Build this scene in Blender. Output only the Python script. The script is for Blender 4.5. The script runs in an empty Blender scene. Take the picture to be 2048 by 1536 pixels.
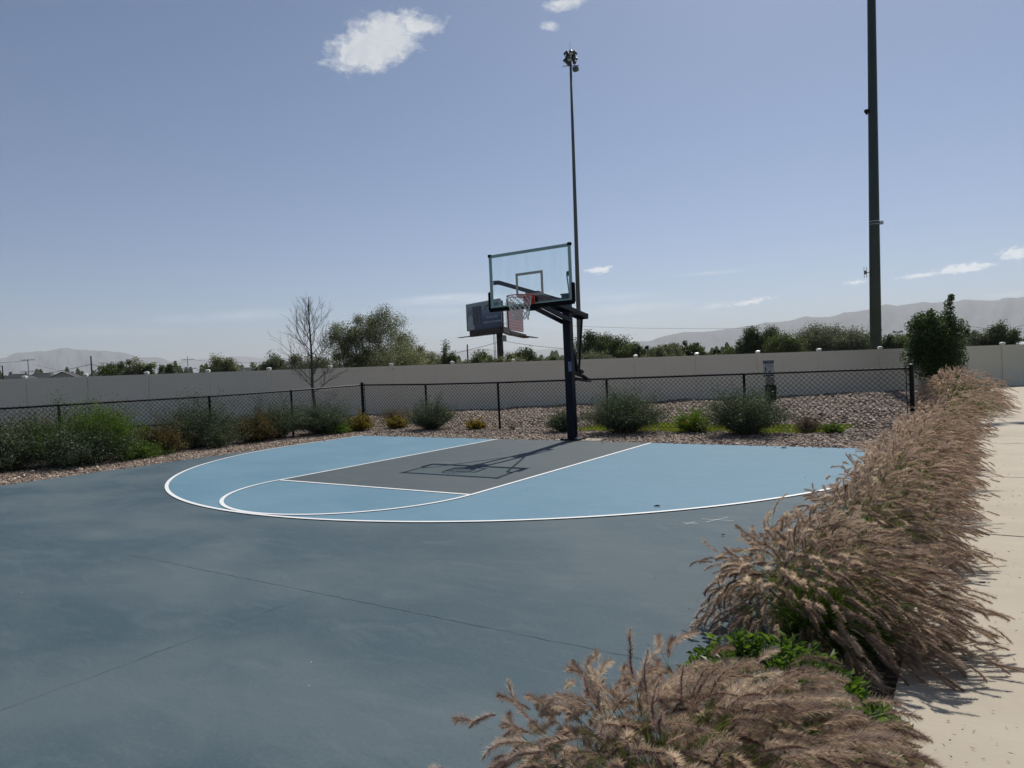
import bpy, math, random
import numpy as np
from mathutils import Vector, Matrix

# ------------------------------------------------------------------ camera, world, sun, exposure
W, H = 2048, 1536
F = 1394.3
CAM = np.array([7.0, -12.59, 1.506])
YAW, PIT, ROL = map(math.radians, (-33.656, 1.130, 2.585))
fwd = np.array([math.sin(YAW)*math.cos(PIT), math.cos(YAW)*math.cos(PIT), -math.sin(PIT)])
_r = np.array([math.cos(YAW), -math.sin(YAW), 0.0]); _u = np.cross(_r, fwd)
rgt = _r*math.cos(ROL) - _u*math.sin(ROL)
upv = _r*math.sin(ROL) + _u*math.cos(ROL)
def at(x, y, D):
    "point that the calibrated camera sees at pixel (x, y), D metres deep"
    return CAM + D*(fwd + rgt*((x-W/2)/F) - upv*((y-H/2)/F))
def pix(P):
    d = np.asarray(P, float) - CAM; z = d@fwd
    return W/2+F*(d@rgt)/z, H/2-F*(d@upv)/z, z
def horizon(x): return 740.6 - 0.0451*(x-1024)

scene = bpy.context.scene
cd = bpy.data.cameras.new("camera"); cam = bpy.data.objects.new("camera", cd)
scene.collection.objects.link(cam)
cam.matrix_world = Matrix(((rgt[0], upv[0], -fwd[0], CAM[0]), (rgt[1], upv[1], -fwd[1], CAM[1]), (rgt[2], upv[2], -fwd[2], CAM[2]), (0, 0, 0, 1)))
cd.sensor_fit = 'HORIZONTAL'; cd.sensor_width = 36.0; cd.lens = F/W*36.0
cd.clip_start = 0.05; cd.clip_end = 90000
scene.camera = cam
scene.render.resolution_x, scene.render.resolution_y = 1024, 768

SUN_DIR = Vector((-0.131, 0.885, 1.0)).normalized()          # towards the sun, from the hoop's shadow
SUN_EL = math.asin(SUN_DIR.z); SUN_AZ = math.atan2(SUN_DIR.x, SUN_DIR.y)
sl = bpy.data.lights.new("sun", 'SUN'); sl.energy = 4.6; sl.angle = math.radians(0.5); sl.color = (1.0, 0.955, 0.88)
so = bpy.data.objects.new("sun", sl); scene.collection.objects.link(so)
so.rotation_euler = SUN_DIR.to_track_quat('Z', 'Y').to_euler(); so.location = (0, 0, 60)
scene.view_settings.view_transform = 'Standard'; scene.view_settings.look = 'None'
scene.view_settings.exposure = 0.0; scene.view_settings.gamma = 1.0
try: scene.cycles.use_denoising = True
except Exception: pass
scene.cycles.max_bounces = 8; scene.cycles.transparent_max_bounces = 16

world = bpy.data.worlds.new("World"); scene.world = world; world.use_nodes = True
wn, wl = world.node_tree.nodes, world.node_tree.links
for n in list(wn): wn.remove(n)
class NT:
    "tiny helper to write node graphs"
    def __init__(s, tree): s.t = tree; s.n = tree.nodes; s.l = tree.links
    def new(s, typ, **kw):
        n = s.n.new(typ)
        for k, v in kw.items(): setattr(n, k, v)
        return n
    def put(s, sock, v):
        if v is None: return
        if isinstance(v, bpy.types.NodeSocket): s.l.new(v, sock)
        else: sock.default_value = v
    def math(s, op, a, b=None, c=None, clamp=False):
        n = s.new('ShaderNodeMath', operation=op, use_clamp=clamp)
        s.put(n.inputs[0], a); s.put(n.inputs[1], b)
        if c is not None: s.put(n.inputs[2], c)
        return n.outputs[0]
    def mix(s, f, a, b, blend='MIX'):
        n = s.new('ShaderNodeMix', data_type='RGBA', blend_type=blend)
        s.put(n.inputs[0], f); s.put(n.inputs[6], a); s.put(n.inputs[7], b)
        return n.outputs[2]
    def noise(s, vec, scale, detail=4, rough=0.55, dist=0.0):
        n = s.new('ShaderNodeTexNoise'); s.put(n.inputs['Vector'], vec)
        n.inputs['Scale'].default_value = scale; n.inputs['Detail'].default_value = detail
        n.inputs['Roughness'].default_value = rough; n.inputs['Distortion'].default_value = dist
        return n.outputs['Fac']
    def vor(s, vec, scale, feature='F1', out='Distance'):
        n = s.new('ShaderNodeTexVoronoi', feature=feature); s.put(n.inputs['Vector'], vec)
        n.inputs['Scale'].default_value = scale
        return n.outputs[out]
    def mapr(s, v, a, b, c=0.0, d=1.0, smooth=False):
        n = s.new('ShaderNodeMapRange', clamp=True)
        if smooth: n.interpolation_type = 'SMOOTHSTEP'
        s.put(n.inputs[0], v)
        for i, q in enumerate((a, b, c, d)): n.inputs[1+i].default_value = q
        return n.outputs[0]
    def mapping(s, vec, scale=(1, 1, 1), loc=(0, 0, 0), rot=(0, 0, 0)):
        n = s.new('ShaderNodeMapping'); s.put(n.inputs[0], vec)
        n.inputs['Scale'].default_value = scale; n.inputs['Location'].default_value = loc; n.inputs['Rotation'].default_value = rot
        return n.outputs[0]
    def ramp(s, f, stops):
        n = s.new('ShaderNodeValToRGB'); s.put(n.inputs[0], f)
        e = n.color_ramp.elements
        while len(e) < len(stops): e.new(0.5)
        for i, (p, c) in enumerate(stops): e[i].position = p; e[i].color = (*c[:3], 1)
        return n.outputs[0]
def rgb(r, g, b): return (r, g, b, 1.0)

SKY_STRENGTH = 0.085
g = NT(world.node_tree)
sky = g.new('ShaderNodeTexSky', sky_type='NISHITA', sun_disc=False, sun_elevation=SUN_EL, sun_rotation=SUN_AZ,
            altitude=1300.0, air_density=0.78, dust_density=1.2, ozone_density=2.2)
tc = g.new('ShaderNodeTexCoord'); sep = g.new('ShaderNodeSeparateXYZ'); wl.new(tc.outputs['Generated'], sep.inputs[0])
X, Y, Z = sep.outputs
az = g.math('ARCTAN2', X, Y); el = g.math('ARCSINE', Z)
azd = g.math('MULTIPLY', az, 57.29578); eld = g.math('MULTIPLY', el, 57.29578)
cmb = g.new('ShaderNodeCombineXYZ'); wl.new(azd, cmb.inputs[0]); wl.new(eld, cmb.inputs[1])
base = cmb.outputs[0]
fine = g.noise(g.mapping(base, scale=(0.8, 1.25, 1), rot=(0, 0, 0.35)), 0.95, 9, 0.66, 0.35)
puff = g.noise(g.mapping(base, scale=(1.0, 2.2, 1)), 1.9, 7, .62, .6)
wisp = g.noise(g.mapping(base, scale=(0.16, 1.1, 1), rot=(0, 0, 0.05)), 1.0, 7, 0.62, 0.25)
edge = g.noise(base, 0.35, 5, 0.6, 0.3)
def azel(x, y):
    d = at(x, y, 1.0)-CAM; d = d/np.linalg.norm(d)
    return math.degrees(math.atan2(d[0], d[1])), math.degrees(math.asin(d[2]))
cover = None
# x, y, half width, half height (pixels of the photograph -> degrees), tilt, density, which noise
CLOUDS = [(752, 90, 104, 44, 0.30, 1.35, 0), (772, 52, 88, 30, 0.15, .95, 0), (845, 50, 56, 19, 0.05, 1.0, 0), (708, 112, 56, 26, .1, .9, 0),
          (1135, 4, 55, 15, .1, .9, 0), (1100, 52, 26, 10, 0, .7, 0),
          (905, 600, 125, 12, .02, .75, 1), (1000, 608, 230, 22, .02, .38, 1), (1198, 540, 34, 9, .1, 1.2, 0), (1255, 618, 120, 14, .03, .45, 1),
          (1500, 604, 55, 8, .12, 1.0, 0), (1430, 612, 42, 7, .1, .6, 1), (1834, 552, 38, 6, .05, 1.0, 0), (1925, 537, 54, 9, .03, 1.3, 0),
          (2032, 507, 26, 12, .05, 1.35, 0), (1708, 565, 26, 6, .03, 1.0, 0), (450, 633, 130, 12, .05, .35, 1), (1240, 596, 90, 9, 0, .4, 1),
          (1420, 546, 70, 4, 0, .3, 1), (2020, 588, 40, 6, 0, .4, 1), (240, 662, 160, 12, 0, .15, 1), (1080, 650, 330, 20, 0, .22, 1)]
for (cx, cy, hw, hh, tilt, dens, kind) in CLOUDS:
    a0, e0 = azel(cx, cy); k = 57.3/F*0.86
    n = g.mapping(base, loc=(-a0, -e0, 0))
    n = g.mapping(n, scale=(1/(hw*k), 1/(hh*k), 1), rot=(0, 0, 0)) if abs(tilt) < .01 else g.mapping(g.mapping(n, rot=(0, 0, -tilt)), scale=(1/(hw*k), 1/(hh*k), 1))
    ln = g.new('ShaderNodeVectorMath', operation='LENGTH'); wl.new(n, ln.inputs[0])
    fall = g.mapr(ln.outputs['Value'], 0.1, 1.45, dens, 0.0)
    nz = (puff if hw < 60 and cy > 300 else fine) if kind == 0 else wisp
    v = g.math('MULTIPLY', fall, g.mapr(nz, 0.30, 0.62, 0.0, 1.0)) if kind else \
        g.math('SUBTRACT', g.math('MULTIPLY', fall, 1.75), g.math('MULTIPLY', g.mapr(nz, 0.30, 0.66, 1.0, 0.0), 1.5 if (hw < 60 and cy > 300) else .95))
    v = g.math('MULTIPLY', g.math('MAXIMUM', v, 0.0), 1.0 if kind == 0 else 1.0)
    cover = v if cover is None else g.math('MAXIMUM', cover, v)
cover = g.math('MINIMUM', cover, 0.92)
cover = g.math('MULTIPLY', cover, g.mapr(eld, -1, 1.5, 0.0, 1.0))
cl_col = g.mix(g.mapr(fine, 0.35, 0.7), rgb(6.8, 7.3, 7.9), rgb(9.0, 9.2, 9.5))
tinted = g.mix(1.0, sky.outputs[0], rgb(0.91, 0.975, 1.03), 'MULTIPLY')
cl_col = g.mix(g.mapr(eld, 2.0, 12.0), g.mix(1.0, cl_col, rgb(2.0, 2.0, 2.0), 'MULTIPLY'), cl_col)
skyc = g.mix(cover, tinted, cl_col)
bg = g.new('ShaderNodeBackground'); wl.new(skyc, bg.inputs[0]); bg.inputs[1].default_value = SKY_STRENGTH
wo = g.new('ShaderNodeOutputWorld'); wl.new(bg.outputs[0], wo.inputs[0])

# ------------------------------------------------------------------ helpers
rng = np.random.default_rng(7)
COL = scene.collection
def tag(o, label=None, cat=None, group=None, kind=None):
    if label: o['label'] = label
    if cat: o['category'] = cat
    if group: o['group'] = group
    if kind: o['kind'] = kind
    return o
def empty(name, loc, label, cat, group=None, rz=0):
    o = bpy.data.objects.new(name, None); COL.objects.link(o); o.location = [float(v) for v in loc]; o.rotation_euler = (0, 0, rz)
    o.empty_display_size = 0.2
    return tag(o, label, cat, group, 'thing')

class MB:
    "collects geometry (numpy) and links it as one mesh object"
    def __init__(s): s.v = []; s.q = []; s.t = []; s.tint = []; s.n = 0
    def add(s, V, quads=None, tris=None, tint=0.5):
        V = np.asarray(V, np.float32).reshape(-1, 3)
        if quads is not None and len(quads): s.q.append(np.asarray(quads, np.int64).reshape(-1, 4)+s.n)
        if tris is not None and len(tris): s.t.append(np.asarray(tris, np.int64).reshape(-1, 3)+s.n)
        s.v.append(V); s.tint.append(np.broadcast_to(np.asarray(tint, np.float32), (len(V),)))
        s.n += len(V); return s
    def box(s, c, size, rz=0.0, tint=0.5, R=None, bev=0.0):
        hx, hy, hz = [q/2 for q in size]
        if bev > 0:
            b = min(bev, hx*.9, hy*.9, hz*.9); pts = []
            for sx in (-1, 1):
                for sy in (-1, 1):
                    for sz in (-1, 1):
                        pts += [(sx*hx, sy*(hy-b), sz*(hz-b)), (sx*(hx-b), sy*hy, sz*(hz-b)), (sx*(hx-b), sy*(hy-b), sz*hz)]
            import bmesh
            bm = bmesh.new()
            for p in pts: bm.verts.new(p)
            bmesh.ops.convex_hull(bm, input=bm.verts); bm.verts.ensure_lookup_table(); bm.verts.index_update()
            V = np.array([v.co[:] for v in bm.verts]); T = [[v.index for v in f.verts] for f in bm.faces]
            bm.free(); Q = None
        else:
            V = np.array([(x, y, z) for x in (-hx, hx) for y in (-hy, hy) for z in (-hz, hz)])
            Q = [(0, 1, 3, 2), (4, 6, 7, 5), (0, 4, 5, 1), (2, 3, 7, 6), (0, 2, 6, 4), (1, 5, 7, 3)]; T = None
        if R is None:
            c_, s_ = math.cos(rz), math.sin(rz); R = np.array(((c_, -s_, 0), (s_, c_, 0), (0, 0, 1)))
        V = V@np.asarray(R).T + np.asarray(c)
        return s.add(V, Q, T, tint)
    def beam(s, a, b, w, h, up=(0, 0, 1), tint=0.5, bev=0.0):
        "rectangular bar from a to b, w across, h along 'up'"
        a, b = np.asarray(a, float), np.asarray(b, float); d = b-a; L = np.linalg.norm(d); d /= L
        x = np.cross(d, up); x /= np.linalg.norm(x); z = np.cross(x, d)
        return s.box((a+b)/2, (w, L, h), R=np.stack([x, d, z], 1), tint=tint, bev=bev)
    def tubes(s, P0, P1, R0, R1, ns=6, tint=0.5, caps=False):
        P0, P1 = np.atleast_2d(P0).astype(float), np.atleast_2d(P1).astype(float); N = len(P0)
        R0 = np.broadcast_to(np.asarray(R0, float), (N,)); R1 = np.broadcast_to(np.asarray(R1, float), (N,))
        d = P1-P0; d /= np.maximum(np.linalg.norm(d, axis=1, keepdims=True), 1e-9)
        ref = np.where(np.abs(d[:, 2:3]) > .9, np.array([[1., 0, 0]]), np.array([[0, 0, 1.]]))
        x = np.cross(d, ref); x /= np.linalg.norm(x, axis=1, keepdims=True); y = np.cross(d, x)
        a = np.arange(ns)*2*math.pi/ns
        ring = x[:, None]*np.cos(a)[None, :, None]+y[:, None]*np.sin(a)[None, :, None]
        V = np.concatenate([P0[:, None]+ring*R0[:, None, None], P1[:, None]+ring*R1[:, None, None]], 1)
        i = np.arange(ns); j = (i+1) % ns
        q = np.stack([i, j, j+ns, i+ns], 1)
        Q = (q[None]+(np.arange(N)*2*ns)[:, None, None]).reshape(-1, 4)
        T = None
        if caps:
            f = [(0, k+1, k) for k in range(1, ns-1)]+[(ns, ns+k, ns+k+1) for k in range(1, ns-1)]
            T = (np.array(f)[None]+(np.arange(N)*2*ns)[:, None, None]).reshape(-1, 3)
        tn = tint if np.ndim(tint) == 0 else np.repeat(np.asarray(tint), 2*ns)
        return s.add(V.reshape(-1, 3), Q, T, tn)
    def path(s, pts, radii, ns=8, tint=0.5, caps=True):
        pts = np.asarray(pts, float); radii = np.broadcast_to(np.asarray(radii, float), (len(pts),))
        t = np.gradient(pts, axis=0); t /= np.linalg.norm(t, axis=1, keepdims=True)
        x = np.cross(t[0], (0, 0, 1.)); 
        if np.linalg.norm(x) < 1e-3: x = np.array([1., 0, 0])
        V = []; a = np.arange(ns)*2*math.pi/ns
        for k in range(len(pts)):
            x = x-t[k]*(x@t[k]); x /= np.linalg.norm(x); y = np.cross(t[k], x)
            V.append(pts[k]+radii[k]*(np.cos(a)[:, None]*x+np.sin(a)[:, None]*y))
        V = np.concatenate(V); Q = []
        for k in range(len(pts)-1):
            for i in range(ns): j = (i+1) % ns; Q.append((k*ns+i, k*ns+j, (k+1)*ns+j, (k+1)*ns+i))
        T = []
        if caps:
            T = [(0, i+1, i) for i in range(1, ns-1)]; o = (len(pts)-1)*ns; T += [(o, o+i, o+i+1) for i in range(1, ns-1)]
        return s.add(V, Q, T, tint)
    def leaves(s, Cn, Dr, L, Wd, tint):
        "rhombic leaves: centre, direction, length, width"
        N = len(Cn); Dr = Dr/np.maximum(np.linalg.norm(Dr, axis=1, keepdims=True), 1e-9)
        rn = rng.normal(size=(N, 3)); sd = np.cross(Dr, rn); sd /= np.maximum(np.linalg.norm(sd, axis=1, keepdims=True), 1e-9)
        L = np.broadcast_to(L, (N,))[:, None]; Wd = np.broadcast_to(Wd, (N,))[:, None]
        nr = np.cross(sd, Dr)*L*0.12
        V = np.stack([Cn-Dr*L/2, Cn+sd*Wd/2+nr, Cn+Dr*L/2, Cn-sd*Wd/2+nr], 1).reshape(-1, 3)
        return s.add(V, np.arange(4*N).reshape(-1, 4), None, np.repeat(np.broadcast_to(tint, (N,)), 4))
    def ribbons(s, P, Wd, tint):
        "P (N,K,3) curves, Wd (N,K) widths"
        N, K = P.shape[:2]
        t = np.gradient(P, axis=1); rn = rng.normal(size=(N, 1, 3))
        sd = np.cross(t, rn); sd /= np.maximum(np.linalg.norm(sd, axis=2, keepdims=True), 1e-9)
        V = np.stack([P-sd*Wd[..., None]/2, P+sd*Wd[..., None]/2], 2).reshape(-1, 3)
        k = np.arange(K-1); q = np.stack([2*k, 2*k+1, 2*k+3, 2*k+2], 1)
        Q = (q[None]+(np.arange(N)*2*K)[:, None, None]).reshape(-1, 4)
        return s.add(V, Q, None, np.repeat(np.broadcast_to(tint, (N,)), 2*K))
    def build(s, name, m, parent=None, smooth=False):
        me = bpy.data.meshes.new(name)
        V = np.concatenate(s.v); q = np.concatenate(s.q) if s.q else np.zeros((0, 4), np.int64)
        t = np.concatenate(s.t) if s.t else np.zeros((0, 3), np.int64)
        me.vertices.add(len(V)); me.vertices.foreach_set('co', V.ravel())
        me.loops.add(q.size+t.size); me.loops.foreach_set('vertex_index', np.concatenate([q.ravel(), t.ravel()]).astype(np.int32))
        me.polygons.add(len(q)+len(t))
        st = np.concatenate([np.arange(len(q))*4, q.size+np.arange(len(t))*3]).astype(np.int32)
        me.polygons.foreach_set('loop_start', st)
        me.polygons.foreach_set('use_smooth', np.full(len(q)+len(t), bool(smooth)))
        a = me.attributes.new('tint', 'FLOAT', 'POINT'); a.data.foreach_set('value', np.concatenate(s.tint).astype(np.float32))
        me.update(calc_edges=True); me.validate()
        me.materials.append(m)
        o = bpy.data.objects.new(name, me); COL.objects.link(o)
        if parent is not None: o.parent = parent
        return o

# ------------------------------------------------------------------ materials
def newmat(name):
    m = bpy.data.materials.new(name); m.use_nodes = True
    t = NT(m.node_tree)
    b = m.node_tree.nodes['Principled BSDF']
    return m, t, b
def simple(name, c, rough=0.6, metal=0.0, var=0.12, scale=6.0, bump=0.0, spec=0.5):
    m, t, b = newmat(name); co = t.new('ShaderNodeTexCoord').outputs['Object']
    nz = t.noise(co, scale, 5, 0.6)
    t.put(b.inputs['Base Color'], t.mix(t.mapr(nz, .3, .7), rgb(*[q*(1-var) for q in c]), rgb(*[min(1, q*(1+var)) for q in c])))
    b.inputs['Roughness'].default_value = rough; b.inputs['Metallic'].default_value = metal
    b.inputs['Specular IOR Level'].default_value = spec
    if bump:
        bp = t.new('ShaderNodeBump'); bp.inputs['Strength'].default_value = bump; bp.inputs['Distance'].default_value = 0.01
        t.put(bp.inputs['Height'], t.noise(co, scale*8, 4)); t.put(b.inputs['Normal'], bp.outputs[0])
    return m
def leafmat(name, stops, trans=0.35, rough=0.5, spec=0.35, through=(1.25, 1.25, .8)):
    "two-sided leaf: diffuse, some light through, colour by per-leaf tint"
    m, t, b = newmat(name)
    at_ = t.new('ShaderNodeAttribute', attribute_name='tint')
    col = t.ramp(at_.outputs['Fac'], stops)
    t.put(b.inputs['Base Color'], col); b.inputs['Roughness'].default_value = rough; b.inputs['Specular IOR Level'].default_value = spec
    tr = t.new('ShaderNodeBsdfTranslucent'); t.put(tr.inputs[0], t.mix(1.0, col, rgb(*through), 'MULTIPLY'))
    mx = t.new('ShaderNodeMixShader'); mx.inputs[0].default_value = trans
    out = m.node_tree.nodes['Material Output']
    t.l.new(b.outputs[0], mx.inputs[1]); t.l.new(tr.outputs[0], mx.inputs[2]); t.l.new(mx.outputs[0], out.inputs[0])
    return m

def court_paint(name, ca, cb, cw, streak=0.35, rough=0.62, big=0.22):
    "acrylic court paint over concrete: large roller patches, streaks, scuffs, grit"
    m, t, b = newmat(name); co = t.new('ShaderNodeTexCoord').outputs['Object']
    patch = t.noise(t.mapping(co, scale=(.55, .8, 1)), 1.0, 4, .55, .4)
    patch2 = t.noise(t.mapping(co, scale=(.22, .3, 1), loc=(3, 8, 0)), 1.0, 3, .5, .2)
    col = t.mix(t.mapr(patch, .40, .62), rgb(*ca), rgb(*cb))
    col = t.mix(t.mapr(patch2, .35, .65, 0.0, big*2), col, t.mix(1.0, col, rgb(.74, .78, .80), 'MULTIPLY'))
    st = t.noise(t.mapping(co, scale=(1.3, 4.5, 1), rot=(0, 0, .45)), 1.4, 8, .72, 1.2)
    col = t.mix(t.mapr(st, .50, .80, 0.0, streak), col, rgb(*cw))
    bl = t.noise(t.mapping(co, scale=(1, 1.6, 1), loc=(11, 2, 0)), 1.1, 7, .62, 1.5); col = t.mix(t.mapr(bl, .60, .74, 0.0, .30), col, rgb(*cw))
    sc = t.noise(t.mapping(co, scale=(2.5, 11, 1), rot=(0, 0, .25), loc=(5, 1, 0)), 1.6, 5, .7, .3)
    col = t.mix(t.math('MULTIPLY', t.mapr(sc, .71, .82, 0.0, .4), t.mapr(t.noise(co, .7, 3), .5, .62)), col, rgb(*[min(1, q*1.6) for q in cw]))
    g2 = t.noise(co, 48, 5, .75); col = t.mix(t.mapr(g2, .52, .72, 0.0, .30), col, rgb(*cw)); col = t.mix(t.mapr(g2, .30, .46, .35, 0.0), col, t.mix(1.0, col, rgb(.6, .62, .64), 'MULTIPLY'))
    gr = t.noise(co, 210, 2, .7)
    col = t.mix(t.mapr(gr, .3, .7, 0.0, .45), col, t.mix(1.0, col, rgb(.62, .64, .66), 'MULTIPLY'))
    dots = t.vor(co, 2.6)
    col = t.mix(t.mapr(dots, .008, .016, .8, 0.0), col, rgb(.7, .72, .72))
    t.put(b.inputs['Base Color'], col)
    t.put(b.inputs['Roughness'], t.mapr(patch, .3, .7, rough-.06, rough+.08)); b.inputs['Specular IOR Level'].default_value = .18
    bp = t.new('ShaderNodeBump'); bp.inputs['Strength'].default_value = .5; bp.inputs['Distance'].default_value = .002
    t.put(bp.inputs['Height'], gr); t.put(b.inputs['Normal'], bp.outputs[0])
    return m
M_slate = court_paint('slate_court_paint', (.064, .106, .130), (.112, .150, .168), (.18, .215, .23), big=.24, rough=.74)
M_blue = court_paint('light_blue_court_paint', (.128, .256, .342), (.158, .285, .372), (.25, .35, .41), streak=.4, big=.10, rough=.72)
M_key = court_paint('grey_key_paint', (.074, .098, .108), (.094, .118, .126), (.17, .185, .185), big=.10, rough=.72)
def line_paint():
    m, t, b = newmat('white_line_paint'); co = t.new('ShaderNodeTexCoord').outputs['Object']
    n = t.noise(co, 14, 6, .7)
    t.put(b.inputs['Base Color'], t.mix(t.mapr(n, .58, .75, 0.0, .5), rgb(.80, .81, .80), rgb(.52, .55, .56)))
    b.inputs['Roughness'].default_value = .6
    return m
M_line = line_paint()
def concrete():
    m, t, b = newmat('broom_concrete'); co = t.new('ShaderNodeTexCoord').outputs['Object']
    a = t.noise(t.mapping(co, scale=(.6, 1.2, 1)), 1.2, 5, .6, .3); s = t.noise(t.mapping(co, scale=(1.2, 26, 1)), 2.0, 5, .65)
    c = t.mix(t.mapr(a, .3, .7), rgb(.40, .345, .262), rgb(.50, .438, .338))
    c = t.mix(t.mapr(s, .45, .75, 0.0, .22), c, rgb(.36, .31, .25))
    st = t.noise(co, 1.7, 6, .7, .8); c = t.mix(t.mapr(st, .56, .72, 0, .35), c, rgb(.33, .28, .215))
    sp = t.noise(co, 160, 3, .7); c = t.mix(t.mapr(sp, .55, .75, 0, .3), c, rgb(.3, .26, .21))
    t.put(b.inputs['Base Color'], c); b.inputs['Roughness'].default_value = .85
    bp = t.new('ShaderNodeBump'); bp.inputs['Strength'].default_value = .4; bp.inputs['Distance'].default_value = .002
    t.put(bp.inputs['Height'], t.noise(t.mapping(co, scale=(3, 120, 1)), 3, 3)); t.put(b.inputs['Normal'], bp.outputs[0])
    return m
M_conc = concrete()
def gravelbase():
    m, t, b = newmat('gravel_bed'); co = t.new('ShaderNodeTexCoord').outputs['Object']
    v = t.new('ShaderNodeTexVoronoi'); t.put(v.inputs['Vector'], co); v.inputs['Scale'].default_value = 19
    d = v.outputs['Distance']; sc = t.new('ShaderNodeSeparateColor'); t.put(sc.inputs[0], v.outputs['Color'])
    c = t.ramp(sc.outputs[0], [(0, (.08, .055, .04)), (.35, (.14, .10, .075)), (.7, (.20, .15, .115)), (1, (.28, .22, .18))])
    c = t.mix(t.mapr(d, .42, .62), c, rgb(.035, .028, .022))  # shade of the crevices between stones painted into the colour
    t.put(b.inputs['Base Color'], c); b.inputs['Roughness'].default_value = .9
    bp = t.new('ShaderNodeBump'); bp.inputs['Strength'].default_value = 1; bp.inputs['Distance'].default_value = .03
    t.put(bp.inputs['Height'], t.math('SUBTRACT', 1.0, d)); t.put(b.inputs['Normal'], bp.outputs[0])
    return m
M_gravel = gravelbase()
def rockmat():
    m, t, b = newmat('river_rock'); a_ = t.new('ShaderNodeAttribute', attribute_name='tint'); co = t.new('ShaderNodeTexCoord').outputs['Object']
    c = t.ramp(a_.outputs['Fac'], [(0, (.075, .048, .033)), (.2, (.16, .107, .074)), (.5, (.285, .202, .142)), (.78, (.42, .318, .228)), (.93, (.60, .49, .375)), (1, (.76, .69, .57))])
    c = t.mix(t.mapr(t.noise(co, 45, 4), .35, .7, 0, .4), c, rgb(.20, .15, .12))
    t.put(b.inputs['Base Color'], c); b.inputs['Roughness'].default_value = .75
    return m
M_rock = rockmat()
M_soil = simple('planting_soil', (.055, .042, .030), .95, var=.3, scale=20, bump=.8)
def farground():
    m, t, b = newmat('dry_field'); co = t.new('ShaderNodeTexCoord').outputs['Object']
    c = t.mix(t.mapr(t.noise(co, .01, 6, .6), .35, .65), rgb(.16, .14, .085), rgb(.085, .10, .045))
    t.put(b.inputs['Base Color'], c); b.inputs['Roughness'].default_value = .95
    return m
M_far = farground()
def vinyl():
    m, t, b = newmat('beige_vinyl'); co = t.new('ShaderNodeTexCoord').outputs['Object']
    c = t.mix(t.mapr(t.noise(co, .6, 4, .6), .3, .7), rgb(.76, .70, .55), rgb(.80, .74, .59))
    c = t.mix(t.mapr(t.noise(t.mapping(co, scale=(6, 6, .5)), 1.2, 5, .7), .55, .85, 0, .3), c, rgb(.58, .53, .43))
    t.put(b.inputs['Base Color'], c); b.inputs['Roughness'].default_value = .42
    return m
M_vinyl = vinyl()
M_cap = simple('white_vinyl_cap', (.78, .77, .73), .4, var=.03)
M_black = simple('black_powder_coat', (.004, .0045, .006), .5, var=.3, scale=9, spec=.22)
M_navy = simple('navy_pole_paint', (.0025, .004, .014), .45, var=.25, scale=5, spec=.22)
M_rubber = simple('black_foam_padding', (.004, .004, .005), .8, var=.2, spec=.15)
M_frame = simple('pale_green_board_frame', (.30, .42, .37), .35, metal=.25, var=.1)
M_target = simple('cream_target_tape', (.46, .43, .35), .6, var=.08)
M_rim = simple('red_rim_paint', (.52, .04, .025), .38, var=.2, scale=25)
M_cord = simple('white_net_cord', (.62, .60, .56), .8, var=.15, scale=60)
M_steel = simple('galvanised_steel', (.32, .33, .34), .45, metal=.6, var=.15)
M_pole = simple('dark_green_grey_pole', (.032, .050, .052), .55, var=.2, scale=1.2)
M_pole2 = simple('weathered_grey_pole', (.095, .105, .10), .55, var=.2, scale=1.2)
M_bulb = simple('floodlight_lens', (.55, .58, .60), .15, metal=.3, var=.1)
M_sticker = simple('pale_blue_sticker', (.14, .18, .28), .5, var=.1)
M_wood = simple('weathered_pole_wood', (.085, .062, .045), .85, var=.3, scale=5)
M_rust = simple('red_brown_painted_steel', (.040, .018, .014), .65, var=.35, scale=2)
M_bark = simple('grey_bark', (.085, .072, .060), .9, var=.35, scale=14, bump=.5)
M_stem = simple('dry_stems', (.13, .115, .075), .85, var=.3, scale=30)
M_cable = simple('black_cable', (.02, .02, .022), .6, var=.1)
def glassmat():
    m, t, b = newmat('backboard_glass')
    tr = t.new('ShaderNodeBsdfTransparent'); tr.inputs[0].default_value = (.95, .985, .985, 1)
    gl = t.new('ShaderNodeBsdfGlossy'); gl.inputs['Roughness'].default_value = .03
    df = t.new('ShaderNodeBsdfDiffuse'); df.inputs[0].default_value = (.55, .60, .60, 1)
    fr = t.new('ShaderNodeValue'); fr.outputs[0].default_value = .035
    co = t.new('ShaderNodeTexCoord').outputs['Object']
    m1 = t.new('ShaderNodeMixShader'); t.put(m1.inputs[0], fr.outputs[0]); t.l.new(tr.outputs[0], m1.inputs[1]); t.l.new(gl.outputs[0], m1.inputs[2])
    m2 = t.new('ShaderNodeMixShader'); t.put(m2.inputs[0], t.mapr(t.noise(t.mapping(co, scale=(4, 4, .6)), 1.5, 5), .4, .8, .0, .04))
    t.l.new(m1.outputs[0], m2.inputs[1]); t.l.new(df.outputs[0], m2.inputs[2])
    t.l.new(m2.outputs[0], m.node_tree.nodes['Material Output'].inputs[0])
    return m
M_glass = glassmat()
def winmat():
    m, t, b = newmat('dark_window_glass'); b.inputs['Base Color'].default_value = (.02, .025, .03, 1); b.inputs['Roughness'].default_value = .1
    return m
M_win = winmat()

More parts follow.
